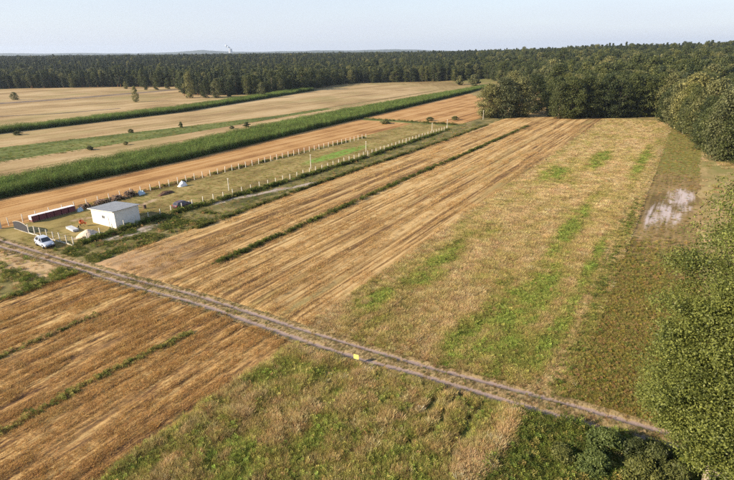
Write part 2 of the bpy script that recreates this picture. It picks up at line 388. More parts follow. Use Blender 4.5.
lush_px = [((425,277),2.2,6),((372,305),1.6,4),((512,315),2.4,7),((545,290),1.8,10),((470,345),2.5,5),((570,230),1.3,18),((555,175),3.0,10),((600,160),2.0,14),((640,165),1.2,22),((500,350),2.2,6),((440,262),1.8,7),((575,300),0.8,8),((560,332),1.0,5),((592,265),0.7,10),((545,352),1.0,4)]
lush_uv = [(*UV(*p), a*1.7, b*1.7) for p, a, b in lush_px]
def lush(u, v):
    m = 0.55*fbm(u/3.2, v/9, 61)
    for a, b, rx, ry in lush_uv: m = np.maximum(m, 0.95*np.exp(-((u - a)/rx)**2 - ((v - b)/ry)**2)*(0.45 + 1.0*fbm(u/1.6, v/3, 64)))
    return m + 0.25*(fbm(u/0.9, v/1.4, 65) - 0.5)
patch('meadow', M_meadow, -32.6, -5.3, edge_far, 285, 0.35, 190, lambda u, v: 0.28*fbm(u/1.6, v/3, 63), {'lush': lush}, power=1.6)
patch('stubble_field', M_stub2, -73, -32.6, edge_far, 262, 0.2, 200, lambda u, v: rows_relief(u, v, 0.30, 7, 0.6),
      {'bare': lambda u, v: sst(60, 44, v)*sst(-50, -68, u)*fbm(u/4, v/3, 71)*1.3, 'greening': lambda u, v: 0.55*fbm(u/2.5, v/40, 73)*sst(-57, -45, u)}, power=1.6)
bare_pts = [UV(*p) for p in [(215,204),(235,199),(258,195),(280,190),(300,187),(318,183)]]
bare_pts2 = [UV(*p) for p in [(112,240),(128,236),(145,230),(160,225)]]
def fence_bare(u, v):
    d = np.minimum(seg_dist(u, v, bare_pts), seg_dist(u, v, bare_pts2)); return 0.9*np.exp(-(d/1.5)**2)*(0.25 + 1.1*fbm(u/1.3, v/2.2, 76))
patch('weedy_strip', M_verge, -83, -73, edge_far, 250, 0.3, 170, lambda u, v: 0.3*fbm(u/1.4, v/2.2, 75), {'bare': fence_bare}, power=1.5)
gardens = [(*UV(330, 157), 3.2, 15), (*UV(352, 150), 2.0, 10)]
patch('lawn', M_lawn, -103.5, -83, edge_far, 215, 0.5, 170, lambda u, v: 0.14*fbm(u/1.6, v/2.2, 77),
      {'garden': lambda u, v: sum(0.9*np.exp(-((u - a)/rx)**2 - ((v - b)/ry)**2) for a, b, rx, ry in gardens),
       'worn': lambda u, v: 0.75*np.exp(-(seg_dist(u, v, [(-97, 49), (-94, 58), (-96, 66)])/1.2)**2)}, power=1.3)
corn_lo = E_([(40,-127.5),(60,-126.5),(98,-125.7),(128,-128),(212,-133.8),(394,-146),(470,-150)])
corn_hi = E_([(40,-142),(56,-142.4),(114,-144.5),(190,-153),(245,-155),(413,-156),(470,-156)])
patch('orange_stubble_field', M_orange, corn_lo, -103.5, edge_far, 205, 0.5, 90, lambda u, v: rows_relief(u, v, 0.12, 15, 1.2))
patch('orange_stubble_field', M_orange, corn_lo, -84, 212, 430, 1.0, 60, lambda u, v: rows_relief(u, v, 0.12, 16, 1.2), power=1.0)
patch('field_border', M_green, -131, -83, 205, 212, 0.8, 14, lambda u, v: 0.2*fbm(u/2, v/2, 79), power=1.0)
patch('corn_soil', M_green, corn_hi, corn_lo, edge_far, 470, 0.8, 60, lambda u, v: 0.05 + 0*u)
patch('tan_field', M_tan, E_([(40,-173.5),(70,-173.5),(135,-170),(250,-172),(520,-180)]), corn_hi, edge_far, 520, 1.2, 70, lambda u, v: 0.08*fbm(u/2, v/8, 81))
gs_hi = E_([(40,-202),(82,-201),(150,-187),(200,-178),(520,-181)])
patch('green_strip', M_green, gs_hi, E_([(40,-173.5),(70,-173.5),(135,-170),(250,-172),(520,-180)]), edge_far, 240, 1.0, 60, lambda u, v: 0.25*fbm(u/2, v/5, 83))
corn2_lo = E_([(40,-238),(98,-237.7),(189,-236.5),(337,-268),(400,-280)]); corn2_hi = E_([(40,-245),(101,-245),(198,-250),(343,-281),(400,-288)])
patch('tan_field', M_tan, corn2_lo, gs_hi, edge_far, 520, 2.0, 70, lambda u, v: 0.08*fbm(u/3, v/12, 85))
patch('corn_soil', M_green, corn2_hi, corn2_lo, 44, 360, 0.8, 40, lambda u, v: 0.05 + 0*u)
patch('tan_field', M_tan, -560, corn2_hi, 60, 520, 5, 60, lambda u, v: 0.08*fbm(u/5, v/20, 87))

def ribbon(name, mat, pts, wd):
    P = [Vector((*G(*p), 0)) for p in pts]; mb = MB(); n = len(P); L_ = []
    for i, p in enumerate(P):
        d = (P[min(i + 1, n - 1)] - P[max(i - 1, 0)]).normalized(); q = Vector((-d.y, d.x, 0))*wd/2; L_ += [p - q + Vector((0, 0, .16)), p + q + Vector((0, 0, .16))]
    mb.poly(L_, [(2*i, 2*i + 2, 2*i + 3, 2*i + 1) for i in range(n - 1)]); o = mb.build(name, mat); o['kind'] = 'structure'
M_fpath = plain('far_track_earth', (0.16, 0.115, 0.075), 0.95, var=0.25, scale=0.12)
ribbon('far_track', M_fpath, [(-40, 107), (0, 103.5), (60, 99.5), (120, 94.5), (178, 89.5)], 11)
ribbon('field_path', M_fpath, [(-40, 119), (0, 116.5), (60, 113.5), (120, 108.5)], 2.5)

# ------------------------------------------------------------------ scattered plants (geometry nodes, one object per kind of cover)
PROTO = bpy.data.collections.new('plant_sources')
def proto_obj(name, V, F, var, mat):
    me = np_mesh(name, V, F); fattr(me, 'var', var); me.materials.append(mat)
    o = bpy.data.objects.new(name, me); return o
def blades(n, h, spread, lean, width, seed, head=0.0):
    r = np.random.default_rng(seed); V = []; F = []; var = []
    for i in range(n):
        a = r.uniform(0, 6.283); rr = spread*math.sqrt(r.uniform()); p = np.array([rr*math.cos(a), rr*math.sin(a), -0.06])
        hh = h*r.uniform(0.55, 1.05); la = a + r.normal(0, 0.8); l = lean*r.uniform(0.3, 1.3)*hh
        d = np.array([math.cos(la), math.sin(la), 0]); wd = np.array([-d[1], d[0], 0]); tw = r.uniform(0, 3.14)
        wd = wd*math.cos(tw) + d*math.sin(tw); wd = wd*width*r.uniform(0.6, 1.3)
        m = p + d*l*0.35 + np.array([0, 0, hh*0.6]); t = p + d*l + np.array([0, 0, hh])
        o = len(V); k = 1.0 + head
        V += [p - wd*0.5, p + wd*0.5, m + wd*0.5*k, m - wd*0.5*k, t + wd*0.12*(1 + 3*head), t - wd*0.12*(1 + 3*head)]
        F += [(o, o+1, o+2, o+3), (o+3, o+2, o+4, o+5)]
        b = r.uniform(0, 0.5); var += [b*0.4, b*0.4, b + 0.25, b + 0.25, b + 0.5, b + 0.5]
    return V, F, var
def leafy(n, h, spread, size, seed, up=0.5):
    r = np.random.default_rng(seed); V = []; F = []; var = []
    for i in range(n):
        a = r.uniform(0, 6.283); zz = h*r.uniform(0.05, 1.0); rr = spread*(1.05 - 0.7*zz/h)*math.sqrt(r.uniform())
        c = np.array([rr*math.cos(a), rr*math.sin(a), zz]); d = np.array([math.cos(a + r.normal(0, .5)), math.sin(a + r.normal(0, .5)), r.normal(up, 0.4)]); d /= np.linalg.norm(d)
        s = np.cross(d, [0, 0, 1.0]) + r.normal(0, .25, 3); s /= np.linalg.norm(s); L = size*r.uniform(0.6, 1.3)
        o = len(V); V += [c, c + d*L*.5 + s*L*.22, c + d*L, c + d*L*.5 - s*L*.22]; F.append((o, o+1, o+2, o+3))
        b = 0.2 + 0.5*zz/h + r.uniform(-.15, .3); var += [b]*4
    return V, F, var
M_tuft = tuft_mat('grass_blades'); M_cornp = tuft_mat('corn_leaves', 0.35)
def coll(name, objs):
    c = bpy.data.collections.new(name)
    for o in objs: c.objects.link(o)
    return c
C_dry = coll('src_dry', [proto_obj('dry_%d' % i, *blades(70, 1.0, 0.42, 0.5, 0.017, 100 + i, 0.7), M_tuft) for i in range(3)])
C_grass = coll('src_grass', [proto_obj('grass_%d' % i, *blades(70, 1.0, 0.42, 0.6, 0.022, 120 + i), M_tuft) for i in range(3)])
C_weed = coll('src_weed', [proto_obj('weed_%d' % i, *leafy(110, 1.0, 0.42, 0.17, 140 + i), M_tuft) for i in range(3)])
C_straw = coll('src_straw', [proto_obj('straw_%d' % i, *blades(26, 0.2, 0.34, 1.0, 0.016, 160 + i), M_tuft) for i in range(3)])
def corn_clump(seed):
    r = np.random.default_rng(seed); V = []; F = []; var = []
    for k in range(5):
        x0 = r.normal(0, 0.06); y0 = -0.44 + k*0.2 + r.normal(0, .03); h = r.uniform(2.0, 2.4)
        def quadstrip(pts, wds, vr):
            o = len(V)
            for p, w_ in zip(pts, wds): V.extend([p - w_, p + w_])
            for i in range(len(pts) - 1): F.append((o+2*i, o+2*i+1, o+2*i+3, o+2*i+2))
            var.extend(np.repeat(vr, 2))
        b = np.array([x0, y0, 0]); quadstrip([b, b + [0, 0, h]], [np.array([.018, .0, 0])]*2, [0.1, 0.4])
        for j in range(9):
            z0 = h*(0.12 + 0.085*j); a = r.uniform(0, 6.283); d = np.array([math.cos(a), math.sin(a), 0]); s = np.array([-d[1], d[0], 0])
            L = r.uniform(0.55, 0.8)*(1.0 - 0.04*j); c = b + [0, 0, z0]
            quadstrip([c, c + d*L*.4 + [0, 0, L*.38], c + d*L*.8 + [0, 0, L*.30], c + d*L*1.1 + [0, 0, -L*.05]], [s*.025, s*.05, s*.04, s*.008], [.1 + .05*j, .25 + .05*j, .35 + .05*j, .3 + .05*j])
        for j in range(4):
            a = r.uniform(0, 6.283); d = np.array([math.cos(a)*.12, math.sin(a)*.12, .28]); s = np.array([-d[1], d[0], 0])*.12
            quadstrip([b + [0, 0, h], b + [0, 0, h] + d], [s, s], [1.0, 1.15])
    return np.array(V), np.array(F), np.array(var)
C_corn = coll('src_corn', [proto_obj('corn_%d' % i, *corn_clump(180 + i), M_cornp) for i in range(4)])

def scatter(name, source, u, v, z, scl, tint, label, cat, seed=0, world=False, tilt=0.08):
    r = np.random.default_rng(seed + 900); n = len(u)
    me = bpy.data.meshes.new(name); me.vertices.add(n)
    me.vertices.foreach_set('co', np.stack([u, v, z], -1).astype(np.float32).ravel())
    scl = np.asarray(scl, float)
    if scl.ndim == 1: scl = np.stack([scl]*3, -1)
    a = me.attributes.new('scl', 'FLOAT_VECTOR', 'POINT'); a.data.foreach_set('vector', scl.astype(np.float32).ravel())
    rot = np.stack([r.normal(0, tilt, n), r.normal(0, tilt, n), r.uniform(0, 6.283, n)], -1)
    if name == 'corn_plants': rot[:, 2] = np.where(r.uniform(size=n) < 0.5, 0, math.pi) + r.normal(0, .06, n)
    a = me.attributes.new('rot', 'FLOAT_VECTOR', 'POINT'); a.data.foreach_set('vector', rot.astype(np.float32).ravel())
    a = me.attributes.new('pick', 'INT', 'POINT'); a.data.foreach_set('value', r.integers(0, len(source.objects), n).astype(np.int32))
    t4 = np.concatenate([np.asarray(tint), np.ones((n, 1))], 1)
    a = me.attributes.new('tint', 'FLOAT_COLOR', 'POINT'); a.data.foreach_set('color', t4.astype(np.float32).ravel())
    o = link(name, me)
    if not world: o.rotation_euler = (0, 0, -TH)
    ng = bpy.data.node_groups.new(name, 'GeometryNodeTree')
    ng.interface.new_socket('Geometry', in_out='INPUT', socket_type='NodeSocketGeometry'); ng.interface.new_socket('Geometry', in_out='OUTPUT', socket_type='NodeSocketGeometry')
    gi, go = ng.nodes.new('NodeGroupInput'), ng.nodes.new('NodeGroupOutput')
    ci = ng.nodes.new('GeometryNodeCollectionInfo'); ci.inputs['Collection'].default_value = source
    ci.inputs['Separate Children'].default_value = True; ci.inputs['Reset Children'].default_value = True
    ip = ng.nodes.new('GeometryNodeInstanceOnPoints'); ip.inputs['Pick Instance'].default_value = True
    def named(nm, typ, sock):
        k = ng.nodes.new('GeometryNodeInputNamedAttribute'); k.data_type = typ; k.inputs['Name'].default_value = nm
        ng.links.new(next(s for s in k.outputs if s.enabled and s.name == 'Attribute'), ip.inputs[sock])
    named('pick', 'INT', 'Instance Index'); named('scl', 'FLOAT_VECTOR', 'Scale'); named('rot', 'FLOAT_VECTOR', 'Rotation')
    ng.links.new(gi.outputs[0], ip.inputs['Points']); ng.links.new(ci.outputs[0], ip.inputs['Instance']); ng.links.new(ip.outputs[0], go.inputs[0])
    m = o.modifiers.new('scatter', 'NODES'); m.node_group = ng
    return tag(o, label, cat, kind='stuff')
def rand_pts(seed, n, u0, u1, v0, v1):
    r = np.random.default_rng(seed); return r.uniform(u0, u1, n), r.uniform(v0, v1, n), r
def dist_thin(u, v, r, full=45, p=1.5):
    x, y = Wn(u, v); d = np.hypot(np.hypot(x, y), CAM_H); return r.uniform(size=len(u)) < np.minimum(1, (full/d)**p)
def grow(u, v):   # fewer tufts far off, each a little wider
    x, y = Wn(u, v); d = np.hypot(np.hypot(x, y), CAM_H); return np.clip((d/45)**0.5, 1.0, 2.2)
def tints(r, n, base, sd=0.14):
    b = np.asarray(base, float); 
    if b.ndim == 1: b = np.tile(b, (n, 1))
    k = np.exp(r.normal(0, sd, (n, 1))); hue = np.exp(r.normal(0, 0.05, (n, 3))); return np.clip(b*k*hue, 0, 0.7)
DRY = np.array((0.56, 0.44, 0.27)); DRY2 = np.array((0.37, 0.25, 0.13)); GRN = np.array((0.19, 0.245, 0.058)); OLV = np.array((0.30, 0.28, 0.095)); DRK = np.array((0.085, 0.112, 0.034)); BRT = np.array((0.27, 0.345, 0.085))

# near meadow
trails = [[UV(462, 398), UV(452, 408), UV(440, 425), UV(424, 440), UV(400, 452)], [UV(483, 408), UV(474, 420), UV(460, 442), UV(446, 462)], [UV(448, 392), UV(420, 425)]]
reed = [UV(517, 413), UV(505, 440), UV(470, 482), UV(440, 520)]
dark_hollow = [UV(534, 416), UV(532, 440), UV(515, 470)]
u, v, r = rand_pts(1, 90000, -34, 24, 2, 41)
k = (v < edge_near(u) + 0.1) & seen(u, v) & (u > -32.3 + 0.8*(noise(v/2, v*0, 3) - .5)); u, v = u[k], v[k]
tr = np.min([seg_dist(u + 0.5*(noise(v/1.3, v*0, 8) - .5), v, t) for t in trails], 0); k = (tr > 0.1 + 0.5*noise(u/0.5, v/0.7, 9)) & (seg_dist(u, v, dark_hollow) > 0.6*r.uniform(size=len(u))); u, v = u[k], v[k]
k = ~((v > 36) & (u > 3) & (v > edge_near(u))); u, v = u[k], v[k]
n = len(u); rd = np.exp(-(seg_dist(u, v, reed)/1.05)**2)*(0.5 + 0.8*noise(u/0.8, v/0.8, 28)); right = sst(-9.5, -7.0, u)*(rd < 0.35)
def greenness(u, v, r, base, seed):
    """0 = bleached straw, 1 = fresh green; wanders over the ground in patches of every size"""
    n = len(u); return base + 0.9*(fbm(u/3.5, v/5, seed) - .5) + 0.9*(fbm(u/1.0, v/1.3, seed + 1, 3) - .5) + r.normal(0, 0.13, n)
def herb(r, g, br=0.0):
    """tint and kind of each tuft from its greenness"""
    n = len(g); g = np.clip(g, 0, 1)[:, None]
    t = np.where(g < 0.5, DRY*(1 - g*2) + OLV*1.15*(g*2), OLV*1.15*(2 - g*2) + GRN*1.1*(g*2 - 1))
    t = np.where(r.uniform(size=(n, 1)) < 0.16*(1 - g), DRY2, t); t = np.where(r.uniform(size=(n, 1)) < np.clip(br, 0, 1)[:, None] if np.ndim(br) else r.uniform(size=(n, 1)) < br, BRT, t)
    q = r.uniform(size=n); kind = np.where(g[:, 0] + 0.35*(q - .5) < 0.42, 0, np.where(q < 0.30 + 0.25*g[:, 0], 2, 1)); return t, kind
gN = 0.5 + 1.35*(greenness(u, v, r, 0.5, 21) - .5); gN = gN - 0.75*rd + 0.35*right
zg = 0.03 + 0.30*fbm(u/2.2, v/2.5, 31) - 0.02
hN = 0.48 + 0.55*fbm(u/1.6, v/1.6, 24) + 0.15*rd - 0.10*right; hN *= 1 - 0.5*np.exp(-((v - edge_near(u))/0.8)**2)
tN, kN = herb(r, gN, 0.12*sst(.6, .8, gN)); tN = tN*(1 - 0.3*right[:, None])
NM = {}
for ki, nm in enumerate(('dry', 'grass', 'weed')):
    m = kN == ki; m_ = m.sum(); h_ = hN[m]
    NM[nm] = [u[m], v[m], zg[m], np.stack([h_**0.5*0.62, h_**0.5*0.62, h_*(0.8 if nm == 'weed' else 1.0)], -1)*r.uniform(0.65, 1.25, (m_, 1)), tints(r, m_, tN[m], 0.3)]
# far meadow
u, v, r = rand_pts(2, 200000, -33.5, -4.6, 39, 262)
k = (v > edge_far(u) - 0.15) & seen(u, v) & dist_thin(u, v, r, 62, 1.5); u, v = u[k], v[k]; n = len(u)
L = lush(u, v); gr = grow(u, v); edge = np.exp(-((u + 5.6)/0.9)**2)*sst(150, 90, v)
gM = 0.13 + 0.75*(fbm(u/2.4, v/9, 69, 3) - .42) + 0.80*np.clip(L - 0.28, 0, 1)*1.25 + 0.25*edge + 0.5*(fbm(u/1.0, v/1.6, 67, 3) - .5) + r.normal(0, 0.12, n)
zg = 0.02 + 0.28*fbm(u/1.6, v/3, 63); hM = (0.30 + 0.5*fbm(u/2, v/3, 66))*(1 - 0.45*sst(120, 200, v)) + 0.08*edge
hM *= 1 - 0.5*np.exp(-((v - edge_far(u))/1.2)**2); hM *= 0.55 + 0.45*sst(-32.6, -29, u); hM *= 0.35 + 0.65*sst(-5.0, -9.5, u)
tM, kM = herb(r, gM, 0.65*sst(.55, .9, L))
for ki, nm in enumerate(('dry', 'grass', 'weed')):
    m = kM == ki; m_ = m.sum(); h_ = hM[m]; w_ = h_**0.5*0.7*gr[m]; a = NM[nm]
    sN = np.stack([w_, w_, h_*(0.8 if nm == 'weed' else 1.0)], -1)*r.uniform(0.7, 1.25, (m_, 1))
    NM[nm] = [np.concatenate([p_, q_]) for p_, q_ in zip(a, (u[m], v[m], zg[m], sN, tints(r, m_, tM[m], 0.27)))]
def addto(nm, u, v, z, s, t):
    a = NM[nm]; s = np.asarray(s)
    if s.ndim == 1: s = np.stack([s]*3, -1)
    NM[nm] = [np.concatenate([a[0], u]), np.concatenate([a[1], v]), np.concatenate([a[2], z]), np.concatenate([a[3], s]), np.concatenate([a[4], t])]
# weed ridges between the stubble lands
def ridge(line, width, dens, h, seed, cols, nm='weed', jit=0.8):
    r = np.random.default_rng(seed)
    for (a, b), (c, d) in zip(line[:-1], line[1:]):
        L = math.hypot(c - a, d - b); m = int(L*dens); t = r.uniform(size=m)
        uu_ = a + (c - a)*t + r.normal(0, width*0.4, m); vv_ = b + (d - b)*t
        keep = (noise(vv_/3.0, uu_*0, seed) + 0.25 > r.uniform(size=m)*jit) & dist_thin(uu_, vv_, r, 75, 1.0); uu_, vv_ = uu_[keep], vv_[keep]; m = len(uu_)
        g_ = np.clip(grow(uu_, vv_), 1, 1.8); hh = h*r.uniform(0.6, 1.3, m)
        tt = np.array(cols)[r.integers(0, len(cols), m)]
        addto(nm, uu_, vv_, np.full(m, 0.10), np.stack([hh*g_*1.1, hh*g_*1.1, hh], -1), tints(r, m, tt, 0.15))
ridge([(-56.7, 47), (-56.6, 72), (-57, 112), (-56.5, 144), (-56.5, 219)], 0.75, 13, 0.62, 201, [DRK, DRK*0.9, GRN*0.7])
ridge([(-72.0, 57), (-72.7, 73), (-73.2, 104), (-72.2, 164), (-72.4, 215)], 0.6, 14, 0.62, 202, [DRK, DRK*0.8, DRK*0.9, OLV*0.6])
ridge([(-43.6, 32), (-44.6, 21.5), (-44.4, 8)], 0.7, 40, 0.45, 203, [DRK*1.3, OLV, OLV*0.8], 'weed', 1.2)
ridge([(-57, 29), (-57, 10)], 0.6, 34, 0.42, 204, [DRK*1.3, OLV, DRY2], 'weed', 1.4)
ridge([(-71.5, 35), (-71.6, 10)], 0.9, 12, 0.55, 205, [DRK, GRN*0.8, OLV])
ridge([(-6.2, 43), (-5.9, 120)], 1.8, 12, 0.40, 206, [DRK*1.3, GRN, GRN*0.8, OLV*0.8])
ridge([(-83.0, 42), (-83.6, 52), (-83.6, 66), (-81.3, 89), (-80.5, 123), (-81.6, 194)], 1.1, 16, 0.75, 207, [DRK, GRN*0.8, DRK*1.2])
ridge([(-104.4, 48), (-103.9, 98), (-101.2, 161)], 0.6, 9, 0.55, 208, [DRK, GRN*0.8, OLV])
ridge([(-131, 208), (-83, 209)], 2.0, 8, 0.8, 209, [DRK, GRN*0.8, OLV])
# weedy strip by the fence, grass patch left of the stubble, lawn, mid-track grass, brown strip
def cover(seed, n, u0, u1, v0, v1, cond, h, cols, kinds, sd=0.18, full=60, wide=1.0):
    u, v, r = rand_pts(seed, n, u0, u1, v0, v1); k = cond(u, v, r) & seen(u, v) & dist_thin(u, v, r, full, 1.4); u, v = u[k], v[k]; n = len(u)
    g_ = np.clip(grow(u, v), 1, 2.4)*wide; hh = h*(0.55 + 0.9*fbm(u/2, v/2, seed))*r.uniform(0.7, 1.3, n); t = tints(r, n, np.array(cols)[r.integers(0, len(cols), n)], sd)
    kk = r.integers(0, len(kinds), n)
    for i, nm in enumerate(kinds):
        m = kk == i; addto(nm, u[m], v[m], np.full(m.sum(), 0.08), np.stack([hh*g_, hh*g_, hh], -1)[m], t[m])
cover(301, 9000, -83, -73, 40, 215, lambda u, v, r: (v > edge_far(u)) & (fence_bare(u, v) < 0.45 + 0.3*r.uniform(size=len(u))) & (r.uniform(size=len(u)) < 1.4*fbm(u/2.5, v/4, 91)), 0.42, [OLV, GRN, DRK, DRY2, OLV*0.8], ['grass', 'weed'])
cover(310, 5000, -84, -73, 38, 66, lambda u, v, r: (v > edge_far(u) + 0.3) & (fbm(u/2.2, v/2.2, 94) > 0.52), 0.38, [DRK, GRN*0.7, DRK*1.3, OLV*0.8], ['weed', 'grass'], full=90)
cover(311, 9000, -8.5, 9, 20, 41, lambda u, v, r: (v < edge_near(u) + 0.2), 0.75, [GRN*0.7, DRK*1.3, GRN, OLV*0.8, DRK], ['weed', 'grass'])
cover(302, 9000, -110, -71.5, 6, 36, lambda u, v, r: (v < edge_near(u)) & (fbm(u/6, v/3, 12) < 0.52), 0.5, [DRK, GRN*0.8, GRN, OLV], ['grass', 'weed'], full=70)
cover(303, 2500, -110, -71.5, 6, 36, lambda u, v, r: (v < edge_near(u)), 0.35, [DRY, OLV, DRY2], ['dry'], full=70)
cover(304, 16000, -103.5, -83, 38, 215, lambda u, v, r: (v > edge_far(u)) & ~((u > -95) & (u < -84.5) & (v > 44) & (v < 57)) & ~((u < -96) & (v < 49)), 0.15, [OLV, OLV*1.1, DRY2, OLV*1.1, DRY2*1.1, GRN], ['grass'], full=70, wide=2.2)
cover(305, 22000, -100, 14, 30, 45, lambda u, v, r: (v > edge_near(u)) & (v < edge_far(u)) & (np.minimum(np.abs(v - v_lo(u)), np.abs(v - v_hi(u))) > 0.33) & (r.uniform(size=len(u)) < 0.15 + 0.8*fbm(u/2.5, v/2.5, 93)), 0.22, [OLV*0.8, DRY2*0.9, GRN*0.7, DRY*0.8, DRY2*0.5, DRK], ['grass', 'dry', 'weed'], wide=1.2, full=90)
cover(306, 26000, -5.3, 5.4, 42, 235, lambda u, v, r: (v > edge_far(u)) & (np.maximum(sand(u, v), sand2(u, v)) < 0.3 + 0.7*r.uniform(size=len(u))) & (r.uniform(size=len(u)) < 0.25 + 0.85*sst(95, 55, v) + 0.4*sst(130, 160, v)), 0.26, [OLV, DRY2, DRY2*0.8, GRN*0.8, np.array((0.32, 0.25, 0.07)), OLV*0.8], ['grass', 'weed', 'grass'], full=60)
cover(309, 26000, -5.6, 5.4, 41, 100, lambda u, v, r: (v > edge_far(u)) & (r.uniform(size=len(u)) < 0.9*sst(100, 58, v)), 0.30, [OLV*0.85, OLV*0.7, np.array((0.34, 0.27, 0.07)), OLV, GRN*0.75, OLV*0.9, DRY2*0.9], ['weed', 'grass'], full=60)
cover(307, 5000, 5.4, 45, 60, 240, lambda u, v, r: v > edge_far(u), 0.4, [DRY, DRY2, OLV], ['dry', 'grass'], full=70, wide=1.5)
cover(308, 9000, -205, -170, 60, 240, lambda u, v, r: (u > gs_hi(v)), 0.32, [GRN*0.8, OLV*0.8, OLV, DRK, GRN], ['grass', 'weed', 'grass'], full=110)
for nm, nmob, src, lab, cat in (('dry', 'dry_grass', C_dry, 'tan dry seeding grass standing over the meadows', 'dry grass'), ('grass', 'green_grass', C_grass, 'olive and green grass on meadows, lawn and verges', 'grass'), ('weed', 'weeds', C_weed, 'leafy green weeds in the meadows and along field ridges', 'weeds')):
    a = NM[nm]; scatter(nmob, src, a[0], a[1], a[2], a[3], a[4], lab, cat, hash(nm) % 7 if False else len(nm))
# straw stubble
u, v, r = rand_pts(3, 60000, -71.5, -32.4, 0, 37); k = (v < edge_near(u)) & seen(u, v); u, v = u[k], v[k]
row = fbm(u/0.42, v/5, 3, 3); k = row + r.normal(0, .07, len(u)) > 0.56; u, v = u[k], v[k]
S1 = (u, v, 0.03 + rows_relief(u, v, 0.32) - 0.02, r.uniform(0.7, 1.4, len(u)), tints(r, len(u), np.where(r.uniform(size=(len(u), 1)) < 0.6, np.array((0.41, 0.25, 0.095)), np.array((0.49, 0.345, 0.165))), 0.2))
u, v, r = rand_pts(4, 130000, -73, -32.6, 39, 235); k = (v > edge_far(u)) & seen(u, v) & dist_thin(u, v, r, 58, 2); u, v = u[k], v[k]
row = fbm(u/0.6, v/5, 7, 3); k = row + r.normal(0, .07, len(u)) > 0.57; u, v = u[k], v[k]
S2 = (u, v, 0.03 + rows_relief(u, v, 0.30, 7, 0.6) - 0.02, r.uniform(0.7, 1.4, len(u))*np.clip(grow(u, v), 1, 1.8), tints(r, len(u), np.where(r.uniform(size=(len(u), 1)) < 0.6, np.array((0.42, 0.275, 0.12)), np.array((0.50, 0.36, 0.18))), 0.2))
S = [np.concatenate([a, b]) for a, b in zip(S1, S2)]
scatter('straw_stubble', C_straw, S[0], S[1], S[2], S[3], S[4], 'short cut golden straw stubble in rows on the brown fields', 'stubble', 3)
# maize
cu, cv = [], []
for lo_f, hi_f, va_, vb_ in ((corn_lo, corn_hi, 44, 460), (corn2_lo, corn2_hi, 60, 352)):
    vs2 = np.arange(va_, vb_, 0.95)
    for i in range(40):
        off = 0.4 + i*0.75; uu_ = lo_f(vs2) - off; m = uu_ > hi_f(vs2)
        cu.append(uu_[m]); cv.append(vs2[m])
cu, cv = np.concatenate(cu), np.concatenate(cv); r = np.random.default_rng(5); k = seen(cu, cv, 40, 1.5); cu, cv = cu[k], cv[k]; n = len(cu)
hc = (0.78 + 0.5*fbm(cu/4, cv/6, 97))*r.uniform(0.9, 1.1, n); 
scatter('corn_plants', C_corn, cu + r.normal(0, .05, n), cv + r.normal(0, .1, n), np.full(n, .06), np.stack([np.full(n, 1.15), np.full(n, 1.1), hc], -1), tints(r, n, np.array((0.125, 0.18, 0.06))*(0.7 + 0.6*fbm(cu/3, cv/5, 98))[:, None], 0.24), 'rows of tall green maize in two long strips', 'corn', 6, tilt=0.03)

